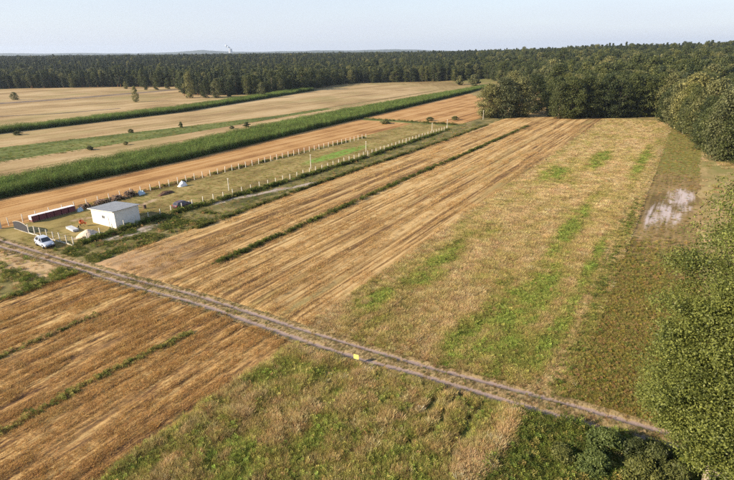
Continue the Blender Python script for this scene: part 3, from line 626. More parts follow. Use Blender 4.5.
# ------------------------------------------------------------------ trees
def leaf_cloud(c, nrm, size, rng, k=1.0, asp=0.62):
    n = len(c); nn = nrm*k + rng.normal(0, 1, (n, 3)); nn /= np.linalg.norm(nn, axis=1, keepdims=True)
    t = np.cross(nn, rng.normal(0, 1, (n, 3))); t /= np.linalg.norm(t, axis=1, keepdims=True); b = np.cross(nn, t)
    s = (size*0.5)[:, None]
    V = np.stack([c - t*s, c + b*s*asp, c + t*s, c - b*s*asp], 1).reshape(-1, 3)
    return V, np.arange(4*n).reshape(n, 4)
def tree_mesh(seed, h, wdt, base, ncl, per, leaf, kind='broad', droop=0.0):
    """crown: leaf-sized faces gathered in clumps through the crown's volume; trunk: tapered stem with limbs to the clumps"""
    r = np.random.default_rng(seed); cb = base*h; ch = h - cb; cl = []; rad = []
    for i in range(ncl):
        t = (i + r.uniform())/ncl
        if kind == 'pine': pr = 0.95*(1 - t)**0.6*(0.5 + 0.5*min(1, t*4)); rc = 0.13*wdt + 0.1*wdt*(1 - t)
        elif kind == 'tall': pr = math.sin(math.pi*(0.12 + 0.84*t))**0.6; rc = wdt*r.uniform(0.15, 0.24)
        elif kind == 'near': pr = math.sin(math.pi*(0.12 + 0.80*t**0.85))**0.7; rc = wdt*r.uniform(0.055, 0.11)
        else: pr = math.sin(math.pi*(0.14 + 0.80*t**0.85))**0.75; rc = wdt*r.uniform(0.11, 0.21)
        a = r.uniform(0, 6.283); q = pr*wdt/2*math.sqrt(r.uniform(0.12, 1.0)); q = max(0, q - rc*0.35)
        cl.append((q*math.cos(a), q*math.sin(a), cb + ch*t*0.95)); rad.append(rc)
    cl = np.array(cl); rad = np.array(rad); C = np.repeat(cl, per, 0); R = np.repeat(rad, per)
    d = r.normal(0, 1, (len(C), 3)); d /= np.linalg.norm(d, axis=1, keepdims=True); d[:, 2] = np.where(d[:, 2] < -0.3, -d[:, 2]*0.7, d[:, 2])
    rr = R*(0.45 + 0.6*r.uniform(size=len(C))); P = C + d*rr[:, None]*np.array([1.1, 1.1, 0.6 if kind == 'pine' else 0.85])
    if droop: P[:, 2] -= droop*h*r.uniform(size=len(P))**2
    P[:, 2] = np.clip(P[:, 2], 0.15, h*1.02)
    V, F = leaf_cloud(P, d + np.array([0, 0, .35]), leaf*r.uniform(0.6, 1.35, len(P)), r, 1.1)
    cv_ = np.repeat(np.repeat(r.uniform(0, .4, ncl), per) + 0.7*r.uniform(0, 1, len(P))**1.6, 4)
    crown = np_mesh('crown', V, F); fattr(crown, 'var', cv_)
    mb = MB(); tr = max(0.08, h*0.016); lean = r.normal(0, 0.02*h, 2)
    def axis(t): return np.array([lean[0]*t*t + 0.1*math.sin(4*t), lean[1]*t*t, t*h*(0.9 if base > 0 else 0.5)])
    ts = np.linspace(0, 1, 8); mb.tube([(0, 0, -0.3)] + [axis(t) for t in ts[1:]], [tr*1.25] + [tr*(1 - 0.85*t) + 0.02 for t in ts[1:]], 7)
    for i in range(0, ncl, max(1, ncl//14)):
        e = cl[i]; t0 = np.clip((e[2] - 0.25*wdt)/(0.9*h), 0.12, 0.85); s = axis(t0); e = s + (e - s)*0.8; m_ = (s + e)/2 + np.array([0, 0, -0.05*wdt])
        mb.tube([s, m_, e], [tr*0.42*(1.1 - t0), tr*0.26, 0.025], 5, False)
    return crown, mb.mesh('trunk', True)
M_bark = plain('bark_grey_brown', (0.16, 0.12, 0.085), 0.95, var=0.25, scale=4, bump=0.5); M_bark_pine = plain('bark_pine', (0.23, 0.12, 0.06), 0.95, var=0.25, scale=3, bump=0.4)
M_bark_birch = plain('bark_pale', (0.33, 0.27, 0.20), 0.9, var=0.3, scale=2.5, bump=0.3)
LM = {'oak': leaf_mat('leaf_oak', (0.028, 0.039, 0.011), (0.10, 0.118, 0.034)), 'olive': leaf_mat('leaf_willow', (0.075, 0.083, 0.028), (0.225, 0.22, 0.085)),
      'birch': leaf_mat('leaf_birch', (0.05, 0.062, 0.018), (0.155, 0.165, 0.048)), 'pine': leaf_mat('needle_pine', (0.02, 0.031, 0.014), (0.065, 0.083, 0.033), 0.15, 0.3),
      'near': leaf_mat('leaf_near', (0.045, 0.062, 0.013), (0.24, 0.26, 0.06), 0.3, 0.1, 0.52), 'lime': leaf_mat('leaf_lime', (0.10, 0.13, 0.02), (0.22, 0.24, 0.04), 0.35, 0.1), 'blue': leaf_mat('leaf_blue_green', (0.062, 0.088, 0.024), (0.155, 0.19, 0.052), 0.3, 0.1)}
BK = {'oak': M_bark, 'olive': M_bark, 'birch': M_bark_birch, 'pine': M_bark_pine, 'near': M_bark_birch, 'lime': M_bark, 'blue': M_bark}
PT = {}
def reg(key, mk, *a, **k):
    c, t = tree_mesh(*a, **k); c.materials.append(LM[mk]); t.materials.append(BK[mk]); PT.setdefault(key, []).append((c, t, a[1]))
for i in range(4): reg('oak', 'oak', 400 + i, 16, 11.5, 0.03, 62, 62, 0.66)
for i in range(4): reg('olive', 'olive', 420 + i, 14, 10.5, 0.02, 62, 62, 0.60, 'broad', 0.06)
for i in range(3): reg('birch', 'birch', 440 + i, 17, 7.5, 0.06, 54, 56, 0.58, 'tall', 0.06)
for i in range(4): reg('pine', 'pine', 460 + i, 19, 6.8, 0.14, 46, 50, 0.68, 'pine')
for i in range(3): reg('bush', 'olive', 480 + i, 4, 4.4, 0.0, 30, 70, 0.55)
for i in range(4): reg('oak_near', 'oak', 500 + i, 16, 11.5, 0.03, 110, 105, 0.46)
for i in range(4): reg('olive_near', 'olive', 520 + i, 14, 10.5, 0.02, 110, 105, 0.44, 'broad', 0.05)
for i in range(3): reg('birch_near', 'birch', 540 + i, 17, 7.5, 0.06, 90, 95, 0.40, 'tall', 0.05)
for i in range(2): reg('pine_near', 'pine', 560 + i, 19, 6.8, 0.14, 80, 90, 0.40, 'pine')
def plant_tree(name, key, k, x, y, z, h, wfac, rz, label, cat, group=None, s=None):
    if math.hypot(x, y) < 330 and key + '_near' in PT: key += '_near'
    c, t, h0 = PT[key][k % len(PT[key])]; s = h/h0
    o = thing(name, label, cat, (x, y, z), rz, group); o.scale = (s*wfac, s*wfac, s)
    link('trunk', t, o); link('crown', c, o); return o

# trees that the photograph lets one pick out: base pixel, top pixel
R0 = random.Random(5)
hand = [
 # clump right of centre
 ('olive', 489, 118, 83, 1.15, 'olive_tree', 'low olive-green round tree at left end of the small grove by the stubble corner'),
 ('olive', 503, 118, 78, 1.0, 'olive_tree', 'rounded olive tree second from left in the small grove by the stubble'),
 ('olive', 519, 117, 77, 1.05, 'olive_tree', 'rounded olive tree in the middle of the small grove, beside the shadowed gap'),
 ('oak', 533, 113, 74, 1.0, 'oak_tree', 'darker tree at right end of the small grove, left of the shadowed gap'),
 ('olive', 512, 108, 71, 1.0, 'olive_tree', 'taller olive tree standing just behind the small rounded grove'),
 # wood edge across the end of the meadow
 ('birch', 558, 119, 80, 1.2, 'birch_tree', 'slim pale olive birch at left corner of the wood across the meadow end'),
 ('oak', 570, 119, 77, 0.9, 'oak_tree', 'dark tree beside the pale corner birch at the meadow end'),
 ('oak', 583, 118, 76, 0.95, 'oak_tree', 'dark round tree left of the bare pale trunks at the meadow end'),
 ('birch', 592, 118, 79, 1.2, 'birch_tree', 'birch with pale stems in the middle of the dark wood edge'),
 ('oak', 604, 118, 75, 0.9, 'oak_tree', 'dark bushy tree right of the pale birch stems'),
 ('birch', 617, 118, 78, 1.3, 'birch_tree', 'narrow olive tree between two dark ones, at the end of the stubble'),
 ('oak', 629, 117, 74, 0.9, 'oak_tree', 'broad dark tree facing the middle of the dry meadow end'),
 ('oak', 643, 117, 76, 0.9, 'oak_tree', 'dark tree two from the right corner of the meadow end'),
 ('oak', 657, 117, 73, 0.9, 'oak_tree', 'dark tree in the corner where the wood turns towards the viewer'),
 # right-hand wood edge coming forward
 ('olive', 676, 128, 80, 1.0, 'willow_tree', 'pale olive willow at the corner of the brown strip'),
 ('olive', 690, 131, 72, 0.95, 'willow_tree', 'tall pale olive willow above the end of the brown strip'),
 ('olive', 708, 140, 78, 0.9, 'willow_tree', 'olive tree overhanging the right side of the brown strip'),
 ('oak', 705, 150, 108, 1.1, 'oak_tree', 'small bright green tree low at the right wood edge'),
 ('olive', 722, 160, 86, 0.85, 'willow_tree', 'big olive tree at right frame edge, nearest of the right wood'),
 ('oak', 735, 163, 105, 1.0, 'oak_tree', 'dark green low tree cut by the right frame edge above the near tree'),
 ('olive', 745, 150, 76, 0.9, 'willow_tree', 'olive tree behind the dark low tree at right frame edge'),
 # far left
 ('olive', 190, 98, 72, 0.62, 'willow_tree', 'tall narrow olive tree standing before the dark forest, above the second maize strip'),
 ('oak', 206, 98, 80, 0.8, 'oak_tree', 'dark low tree right of the tall narrow olive tree'),
 ('olive', 217, 98, 78, 0.8, 'olive_tree', 'olive tree left in the grove behind the second maize strip'),
 ('oak', 231, 97, 80, 0.9, 'oak_tree', 'dark tree right in the grove behind the second maize strip'),
 ('olive', 262, 98, 82, 0.75, 'olive_tree', 'lone olive tree on the edge of the second maize strip'),
 ('olive', 136, 102, 86, 0.62, 'olive_tree', 'small lone pale tree in the far tan field'),
 ('olive', 126, 89, 81, 0.9, 'olive_tree', 'tiny round tree left of the row in the far field'),
 ('olive', 15, 100, 92, 1.5, 'willow_bush', 'spreading pale bush alone in the far left field'),
 ('oak', 146, 90, 79, 0.9, 'oak_tree', 'leftmost of the row of small trees before the left forest'),
 ('oak', 157, 90, 78, 0.9, 'oak_tree', 'second from left in the row of small trees before the left forest'),
 ('oak', 168, 89, 78, 0.9, 'oak_tree', 'third from left in the row of small trees before the left forest'),
 ('oak', 179, 89, 77, 0.9, 'oak_tree', 'rightmost of the row of small trees before the left forest'),
 ('bush', 460, 86, 77, 0.9, 'round_bush', 'round bush at the far end of the tan field, left one of a pair'),
 ('bush', 474, 87, 76, 1.0, 'round_bush', 'round bush at the far end of the tan field, right one of a pair'),
 ('bush', 181, 128, 122, 0.7, 'round_bush', 'tiny dark round shrub on the green strip between the maize'),
 ('bush', 131, 133, 129, 1.3, 'round_bush', 'low dark bush on upper edge of the green strip'),
 ('bush', 126, 145, 141.5, 1.3, 'round_bush', 'low dark bush on lower edge of the green strip'),
 ('bush', 90, 150, 146, 1.8, 'round_bush', 'flat dark bush left on the green strip'),
 ('bush', 247, 127, 122, 1.3, 'round_bush', 'green bush beside the upper edge of the long maize strip'),
 ('bush', 232, 129, 126, 1.6, 'round_bush', 'low dark bush left of the green bush by the long maize strip'),
 ('bush', 18, 135, 131, 2.0, 'round_bush', 'dark low bush below the second maize strip at left'),
 ('bush', 385, 124, 119.5, 2.0, 'round_bush', 'dark bush on the field border beyond the lawn, left one'),
 ('bush', 430, 121, 117, 1.8, 'round_bush', 'dark bush on the field border beyond the lawn, middle one'),
 ('bush', 455, 120, 116, 1.8, 'round_bush', 'dark bush on the field border beyond the lawn, right one'),
]
hx, hy = [], []
for i, (key, px, by, ty, wf, nm, lab) in enumerate(hand):
    x, y = G(px, by); h = height_to(px, by, ty); hx.append(x); hy.append(y)
    plant_tree(nm, key, i*7 + 1, x, y, float(H(x, y)), h, wf, R0.uniform(0, 6.28), lab, 'bush' if key == 'bush' or 'bush' in nm else 'tree')
hx, hy = np.array(hx), np.array(hy)
# forest: where the ground's pixel lies above the wood's edge line
edge_px = [-400,-150,0,130,180,184,250,272,300,345,397,447,452,484,500,545,553,600,665,668,690,715,735,800,1000]
edge_py = [100,92,89,87,87,96,95,94,91,84,82.5,82.5,83,82,86,95,117,117,116,127,138,158,162,180,230]
fx, fy = [], []
r = np.random.default_rng(77)
for r0, r1, sp in ((120, 330, 4.6), (330, 700, 6.0), (700, 1500, 9.0), (1500, 3000, 15), (3000, 7000, 34)):
    gx, gy = np.meshgrid(np.arange(-r1*0.8, r1*0.85, sp), np.arange(60, r1, sp)); gx = gx.ravel() + r.uniform(-.42, .42, gx.size)*sp; gy = gy.ravel() + r.uniform(-.42, .42, gy.size)*sp
    d = np.hypot(gx, gy); k = (d >= r0) & (d < r1) & (np.abs(gx) < 0.86*gy + 20); gx, gy = gx[k], gy[k]
    px, py = proj(gx, gy, 0*gx); k = py < np.interp(px, edge_px, edge_py); fx.append(gx[k]); fy.append(gy[k])
fx, fy = np.concatenate(fx), np.concatenate(fy)
k = np.ones(len(fx), bool)
for a, b in zip(hx, hy): k &= np.hypot(fx - a, fy - b) > 4.2
fx, fy = fx[k], fy[k]; n = len(fx); fd = np.hypot(fx, fy); fz = H(fx, fy); fpx, _ = proj(fx, fy, 0*fx)
pineP = np.where(fpx < 190, 0.36, np.where(fpx < 480, 0.26, 0.06)); pineP = pineP + 0.35*(fbm(fx/160, fy/160, 111) - 0.5)*2 + 0.3*sst(500, 900, fd)
kr = r.uniform(size=n); kr2 = r.uniform(size=n)
fk = np.where(kr < pineP, 3, np.where(kr2 < 0.55, 0, np.where(kr2 < 0.72, 1, 2)))
fh = np.where(fk == 3, r.normal(20.0, 2.2, n), np.where(fk == 2, r.normal(18, 2.6, n), r.normal(16.5, 2.8, n)))
fh *= np.interp(fpx, [420, 600], [0.76, 1.0])*(0.72 + 0.5*fbm(fx/28, fy/28, 113, 3)); fh *= np.where(fd < 330, 0.9, 1.0)
keys = ['oak', 'olive', 'birch', 'pine']
wd = np.clip(fd/1500, 1, 3.2)**0.75
# the trees that show most: walk outwards and add up the uncovered part of each
cover_y = np.full(1200, 480.0); order = np.argsort(fd); vis = np.zeros(n)
tpx, tpy = proj(fx, fy, fz + fh); bpx, bpy_ = proj(fx, fy, fz); hw = FPX*0.2*fh/fd
for i in order:
    if fd[i] > 900: break
    a, b = int(max(0, fpx[i] - hw[i] + 200)), int(min(1199, fpx[i] + hw[i] + 200))
    if b <= a or fpx[i] < -20 or fpx[i] > 754: continue
    sl_ = cover_y[a:b]; vis[i] = np.sum(np.maximum(0, np.minimum(sl_, bpy_[i]) - tpy[i])); cover_y[a:b] = np.minimum(sl_, tpy[i] + 0.12*(bpy_[i] - tpy[i]))
top = np.argsort(-vis)[:290]; top = top[vis[top] > 0]; solo = np.zeros(n, bool); solo[top] = True
desc = {'oak': 'dark broadleaf tree', 'olive': 'olive broadleaf tree', 'birch': 'slender pale birch', 'pine': 'tall dark pine'}
for i in np.where(solo)[0]:
    key = keys[fk[i]]; px = fpx[i]
    reg_, grp = ('of the left forest edge beyond the tan field', 'left forest edge') if px < 330 else (('of the middle forest edge behind the long maize strip', 'middle forest edge') if px < 480 else (('of the wood behind the meadow end', 'wood behind the meadow') if px < 665 else ('of the wood along the right frame edge', 'right wood')))
    plant_tree(key + '_tree', key, int(r.integers(0, 9)), fx[i], fy[i], fz[i], fh[i], 1.0, r.uniform(0, 6.28), desc[key] + ' ' + reg_, 'tree', desc[key].replace('birch', 'birche') + 's in ' + grp)
def joined(key, k):
    c, t, h0 = PT[key][k]; nc, ntv = len(c.vertices), len(t.vertices)
    vc = np.zeros(nc*3, np.float32); c.vertices.foreach_get('co', vc); vt = np.zeros(ntv*3, np.float32); t.vertices.foreach_get('co', vt)
    me = bpy.data.meshes.new('forest_tree_' + key)
    faces = [tuple(p.vertices) for p in c.polygons] + [tuple(i + nc for i in p.vertices) for p in t.polygons]
    me.from_pydata(np.concatenate([vc, vt]).reshape(-1, 3).tolist(), [], faces)
    me.polygons.foreach_set('material_index', [0]*len(c.polygons) + [1]*len(t.polygons)); me.materials.append(c.materials[0]); me.materials.append(t.materials[0])
    va_ = np.zeros(nc, np.float32); c.attributes['var'].data.foreach_get('value', va_); fattr(me, 'var', np.concatenate([va_, np.zeros(ntv)])); me.update()
    return bpy.data.objects.new(me.name, me)
rest = ~solo
for ki, key in enumerate(keys):
    m = rest & (fk == ki); src = coll('src_forest_' + key, [joined(key, j) for j in range(len(PT[key]))]); s = fh[m]/PT[key][0][2]
    scatter('distant_forest', src, fx[m], fy[m], fz[m], np.stack([s*wd[m], s*wd[m], s], -1), np.ones((m.sum(), 3)), {'oak': 'dark broadleaf canopy of the forest running to the horizon', 'olive': 'olive broadleaf canopy of the forest running to the horizon', 'birch': 'pale birch crowns in the forest running to the horizon', 'pine': 'dark pine canopy of the forest running to the horizon'}[key], 'forest', 10 + ki, world=True, tilt=0.02)

# near trees at the right edge
def near_tree(name, seed, px, py, h, wdt, leaves, label, cx=0.0, nm='near', base=0.14, ncl=90, leaf=0.15, kind='near'):
    x, y = G(px, py); c, t = tree_mesh(seed, h, wdt, base, ncl, leaves//ncl, leaf, kind, 0.02); c.materials.append(LM[nm]); t.materials.append(BK[nm])
    o = thing(name, label, 'tree', (x, y, 0.1), seed); link('trunk', t, o); link('crown', c, o); return o
near_tree('poplar_tree', 503, 702, 492, 16.0, 10.8, 150000, 'big leafy green tree with pale trunk in the lower right corner', ncl=380, base=0.24)
near_tree('poplar_tree', 509, 738, 478, 24.5, 17.0, 240000, 'tallest near tree, cut off by the right frame edge', ncl=600)
# shrubs in the lower right thicket
def shrub(px, py, h, wdt, mk, seed, label, leaves=9000, leaf=0.17, name='leafy_shrub'):
    x, y = G(px, py); c, t = tree_mesh(seed, h, wdt, 0.0, 48, leaves//48, leaf, 'broad'); c.materials.append(LM[mk]); t.materials.append(M_bark)
    o = thing(name, label, 'shrub', (x, y, 0.12), seed); link('stem', t, o); link('foliage', c, o)
shrub(604, 455, 2.3, 2.8, 'blue', 601, 'blue-green bushy shrub below the track, largest left of the near tree')
shrub(592, 476, 1.9, 2.6, 'blue', 602, 'blue-green shrub at the bottom edge beneath the largest one')
shrub(688, 480, 1.9, 1.7, 'lime', 603, 'bright yellow-green shrub at the foot of the near tree')
shrub(632, 462, 1.7, 2.8, 'birch', 604, 'dark green shrub right of the blue-green one')
shrub(655, 470, 1.8, 2.8, 'birch', 605, 'dark green shrub between the track and the yellow-green shrub')
shrub(640, 484, 1.8, 3.0, 'birch', 606, 'dark green shrub on the bottom edge')
shrub(672, 488, 1.9, 2.6, 'birch', 607, 'green shrub at the bottom edge left of the pale trunk')
shrub(560, 462, 1.2, 2.2, 'birch', 608, 'low mid-green shrub right of the tall tan reeds')

# ------------------------------------------------------------------ fences
M_conc = plain('pale_concrete', (0.58, 0.54, 0.46), 0.85, var=0.1); M_wire = plain('galvanised_wire', (0.4, 0.4, 0.4), 0.5, 0.6)
post_me = MB().box(-0.06, 0.06, -0.06, 0.06, -0.3, 1.65).poly([(-.06,-.06,1.653),(.06,-.06,1.653),(.06,.06,1.653),(-.06,.06,1.653),(0,0,1.72)], [(0,1,4),(1,2,4),(2,3,4),(3,0,4)]).mesh('post'); post_me.materials.append(M_conc)
def fence(label, line, step, plinth=False, name='post_and_wire_fence'):
    root = thing(name, label, 'fence', W(*line[0]), -TH); o0 = line[0]
    L = [0]; 
    for (a, b), (c, d) in zip(line[:-1], line[1:]): L.append(L[-1] + math.hypot(c - a, d - b))
    s = np.arange(0, L[-1] + 0.01, step); us = np.interp(s, L, [p[0] for p in line]); vs = np.interp(s, L, [p[1] for p in line]); rr = random.Random(int(L[-1]*10))
    for a, b in zip(us, vs):
        p = link('post', post_me, root); p.location = (a - o0[0], b - o0[1], 0.08); p.rotation_euler = (rr.gauss(0, .015), rr.gauss(0, .025), rr.uniform(-.1, .1)); p.scale.z = rr.uniform(0.94, 1.05)
    for z in (0.35, 0.8, 1.2, 1.55):
        mb = MB(); mb.tube([(a - o0[0], b - o0[1] - 0.08, z + 0.08) for a, b in zip(us, vs)], 0.006, 4); mb.build('wire', M_wire, root)
    if plinth:
        for (a, b), (c, d) in zip(zip(us[:-1], vs[:-1]), zip(us[1:], vs[1:])):
            MB().box(a - o0[0] + 0.09, c - o0[0] - 0.09, b - o0[1] - 0.04, b - o0[1] + 0.04, -0.05, 0.27).build('plinth_board', M_conc, root)
    return root
fence('white concrete post fence along the right side of the lawn, towards the stubble', [(-83.1, 43.2), (-84.4, 52), (-84.3, 66), (-82, 89), (-81.4, 123), (-82.4, 195)], 2.6)
fence('white concrete post fence along the left side of the lawn, towards the maize', [(-104.3, 40.6), (-104.4, 44), (-104.2, 56), (-103.3, 76), (-102.7, 98), (-100.3, 162)], 2.5)
fence('short front fence with pale base boards behind the parked white car', [(-96.7, 40.42), (-83.4, 41.0)], 1.9, True)
# gate pillar
t = thing('gate_pillar', 'thick white pillar at the left end of the front fence', 'pillar', W(-104.0, 39.0, 0.05)); MB().box(-.2, .2, -.2, .2, -.2, 1.6).build('shaft', M_conc, t, bevel=.01); MB().box(-.25, .25, -.25, .25, 1.603, 1.7).build('cap', M_conc, t, bevel=.01)
# poles
def pole(px, py, h, label):
    t = thing('concrete_pole', label, 'pole', W(*UV(px, py), 0.05)); MB().tube([(0, 0, -.3), (0, 0, h)], [0.11, 0.075], 8).build('shaft', M_conc, t); MB().cbox((0, 0, h - 0.15), (0.5, 0.07, 0.07)).build('crossbar', M_conc, t)
pole(229, 191, 3.0, 'pale pole standing on the lawn right of the dark car')
pole(311, 169, 4.0, 'tall pale pole by the fence beside the bright green garden')
pole(366, 152, 3.4, 'pale pole by the fence beyond the garden')
pole(432, 131, 3.2, 'pale pole near the far end of the lawn')
pole(447, 130, 4.2, 'tall pale pole at the far corner of the right fence')
pole(483, 120, 4.4, 'pale pole at the foot of the small rounded grove, left one')
pole(509, 118, 3.4, 'pale pole at the foot of the small rounded grove, right one')

# ------------------------------------------------------------------ white outbuilding
M_wall = plain('white_render', (0.74, 0.70, 0.63), 0.9, var=0.05, scale=1.2, bump=0.15); M_roof = plain('grey_roof_sheet', (0.15, 0.17, 0.20), 0.6, 0.0, var=0.08); M_dark = plain('dark_glass', (0.03, 0.035, 0.045), 0.12, 0, spec=0.6); M_trim = plain('white_trim', (0.72, 0.71, 0.68), 0.6)
hb = thing('white_outbuilding', 'small white flat-fronted building with a grey sheet roof inside the fence', 'building', W(-92.7, 50.0, 0.05))
LU, LV, h0, h1 = 7.4, 5.0, 2.85, 3.35
wl = MB()
def zroof(x): return h0 + (h1 - h0)*x/LU
wx = [(3.35, 4.25, 1.35, 2.0), (5.25, 6.15, 0.0, 2.05)]   # window, door openings in the front
def wallquad(mb, x0, x1, za, zb_l, zb_r, y=0.0, th=0.22): mb.poly([(x0,y,za),(x1,y,za),(x1,y+th,za),(x0,y+th,za),(x0,y,zb_l),(x1,y,zb_r),(x1,y+th,zb_r),(x0,y+th,zb_l)], [(0,3,2,1),(4,5,6,7),(0,1,5,4),(1,2,6,5),(2,3,7,6),(3,0,4,7)])
wallquad(wl, 0, 3.35, -.2, zroof(0), zroof(3.35)); wallquad(wl, 3.35, 4.25, -.2, 1.35, 1.35); wallquad(wl, 3.35, 4.25, 2.0, zroof(3.35), zroof(4.25)); wallquad(wl, 4.25, 5.25, -.2, zroof(4.25), zroof(5.25))
wallquad(wl, 5.25, 6.15, 2.05, zroof(5.25), zroof(6.15)); wallquad(wl, 6.15, LU, -.2, zroof(6.15), zroof(LU)); wallquad(wl, 0, LU, -.2, zroof(0), zroof(LU), LV - .22)
wl.build('wall', M_wall, hb); MB().box(0.001, .22, .222, LV - .222, -.2, h0 - .01).build('wall', M_wall, hb); MB().box(LU - .22, LU - .001, .222, LV - .222, -.2, h1 - .012).build('wall', M_wall, hb)
wn = MB().box(3.38, 4.22, .10, .13, 1.38, 1.97).build('window', M_dark, hb)
MB().box(3.355, 4.245, .07, .098, 1.352, 1.41).box(3.355, 4.245, .07, .098, 1.94, 1.998).box(3.355, 3.41, .07, .098, 1.412, 1.938).box(4.19, 4.245, .07, .098, 1.412, 1.938).box(3.775, 3.825, .07, .098, 1.412, 1.938).build('frame', M_trim, wn); MB().box(3.3, 4.3, -.06, .06, 1.29, 1.347).build('sill', M_trim, wn)
dr = MB().box(5.28, 6.12, .08, .13, 0.0, 2.03).build('door', M_trim, hb); MB().box(6.0, 6.04, .03, .079, 0.95, 1.1).build('handle', M_dark, dr)
sl_ = (h1 - h0)/LU; npan = 7
for k in range(npan):
    y0, y1 = -0.35 + k*(LV + .7)/npan, -0.35 + (k + 1)*(LV + .7)/npan - 0.006; mb = MB(); x0, x1 = -.35, LU + .35
    rib = [(y0, 0), (y0 + .03, .045), (y0 + .07, .045), (y0 + .10, 0)] + [(y0 + (y1 - y0)*.5 - .04, 0), (y0 + (y1 - y0)*.5, .03), (y0 + (y1 - y0)*.5 + .04, 0)] + [(y1, 0)]
    P = [(x, y, zroof(x) + .05 + zz_) for x in (x0, x1) for y, zz_ in rib] + [(x, y, zroof(x) + .012) for x in (x0, x1) for y in (y0, y1)]
    nr = len(rib); mb.poly(P, [(i, i + nr, i + nr + 1, i + 1) for i in range(nr - 1)] + [(2*nr, 2*nr + 1, 2*nr + 3, 2*nr + 2)] + [(0, *range(1, nr), 2*nr + 1, 2*nr), tuple(range(nr, 2*nr))[::-1] + (2*nr + 2, 2*nr + 3)])
    mb.build('roof_sheet', M_roof, hb)
MB().box(-.36, LU + .36, -.385, -.352, h0 - .1, h0 + .0).build('fascia', M_trim, hb).rotation_euler = (0, -math.atan(sl_), 0)

# ------------------------------------------------------------------ vehicles
M_tyre = plain('tyre_rubber', (0.02, 0.02, 0.02), 0.9); M_rim = plain('alloy_rim', (0.5, 0.5, 0.52), 0.35, 0.8); M_lamp = plain('lamp_glass', (0.7, 0.72, 0.75), 0.1, 0.2); M_red = plain('red_lamp', (0.4, 0.02, 0.02), 0.2); M_black = plain('black_plastic', (0.025, 0.025, 0.028), 0.6)
def car(name, label, loc, rz, paint):
    root = thing(name, label, 'car', loc, rz); Lc, Wc = 4.2, 1.78
    # stations along the length: x, half width at sill, half width at shoulder, z sill, z shoulder
    st = [(-2.1, .62, .66, .42, .78), (-2.0, .80, .82, .30, .95), (-1.5, .87, .87, .24, 1.0), (-.6, .89, .89, .22, .98), (.4, .89, .89, .22, .96), (1.1, .88, .86, .24, .92), (1.7, .84, .78, .28, .80), (2.02, .70, .64, .36, .66), (2.1, .58, .52, .42, .58)]
    V = []; F = []; prof = 8
    for x, ws, wt, zs, zt in st:
        V += [(x, -ws*.92, zs), (x, -ws, zs + .12), (x, -ws*1.005, (zs + zt)/2), (x, -wt*.985, zt - .05), (x, -wt*.85, zt), (x, wt*.85, zt), (x, wt*.985, zt - .05), (x, ws*1.005, (zs + zt)/2), (x, ws, zs + .12), (x, ws*.92, zs)]
    m = 10
    for i in range(len(st) - 1):
        for k in range(m): F.append((i*m + k, i*m + (k + 1) % m, (i + 1)*m + (k + 1) % m, (i + 1)*m + k))
    F += [tuple(range(m))[::-1], tuple(range((len(st) - 1)*m, len(st)*m))]
    b = MB(); b.poly(V, F); body = b.build('body', paint, root, True)
    # roof and pillars
    pr = [(-1.95, .95), (-1.62, 1.42), (-.5, 1.52), (.25, 1.47), (1.05, .95)]
    c = MB(); P = []
    for x, z in pr: wv = .76 - (.18 if z > 1.3 else 0); P += [(x, -wv, z), (x, wv, z)]
    c.poly(P, [(2*i, 2*i + 2, 2*i + 3, 2*i + 1) for i in range(4)] + [(0, 2, 4, 6, 8), (9, 7, 5, 3, 1)]); c.build('cabin', paint, root)
    def inset(pts, off, nm, sc_=.84):
        q = [Vector(p) for p in pts]; ce = sum(q, Vector())/len(q); nrm = (q[1] - q[0]).cross(q[2] - q[0]).normalized()*off
        a_ = [ce + (p - ce)*sc_ + nrm for p in q]; nq = len(q); bb = [p - nrm*.8 for p in a_]
        MB().poly(a_ + bb, [tuple(range(nq)), tuple(range(2*nq - 1, nq - 1, -1))] + [(i, i + nq, (i + 1) % nq + nq, (i + 1) % nq) for i in range(nq)]).build(nm, M_dark, root)
    inset([P[6], P[8], P[9], P[7]], .012, 'windscreen', .88); inset([P[0], P[2], P[3], P[1]], .012, 'rear_window', .85)
    for sgn in (0, 1):
        a_ = [P[i + sgn] for i in (0, 2, 4, 6, 8)]; mid = lambda p, q, t: tuple(p[j] + (q[j] - p[j])*t for j in range(3))
        fr = [mid(a_[0], a_[4], .52), mid(a_[2], a_[3], .15), a_[3], a_[4]]; re = [mid(a_[0], a_[4], .06), a_[1], mid(a_[2], a_[3], .05), mid(a_[0], a_[4], .48)]
        for w_ in (fr, re): inset(w_ if sgn == 1 else w_[::-1], .012, 'side_window', .82)
    for sx in (-1.3, 1.32):
        for sy in (-1, 1):
            wv = MB().lathe([(.0, -.1), (.30, -.1), (.325, -.06), (.325, .06), (.30, .1), (0, .1)], 'y', 18, (sx, sy*.80, .325)).build('wheel', M_tyre, root, True)
            MB().lathe([(.0, -.115), (.20, -.11), (.21, -.09), (.21, .09), (.20, .11), (0, .115)], 'y', 14, (sx, sy*.805, .325)).build('rim', M_rim, wv, True)
            MB().lathe([(.34, .0), (.40, .0), (.40, .05), (.34, .05)], 'y', 18, (sx, sy*.86 - .025, .34)).build('wheel_arch', M_black, root)
    for sy in (-1, 1):
        MB().cbox((2.0, sy*.55, .66), (.16, .28, .13)).build('headlight', M_lamp, root, bevel=.03); MB().cbox((-2.05, sy*.66, .82), (.12, .2, .2)).build('tail_light', M_red, root, bevel=.02); MB().cbox((.72, sy*.95, 1.0), (.16, .16, .12)).build('wing_mirror', paint, root, bevel=.03)
    MB().cbox((2.08, 0, .36), (.12, 1.2, .16)).build('bumper', M_black, root, bevel=.03); MB().cbox((2.10, 0, .56), (.05, .5, .1)).build('grille', M_black, root)
    return root
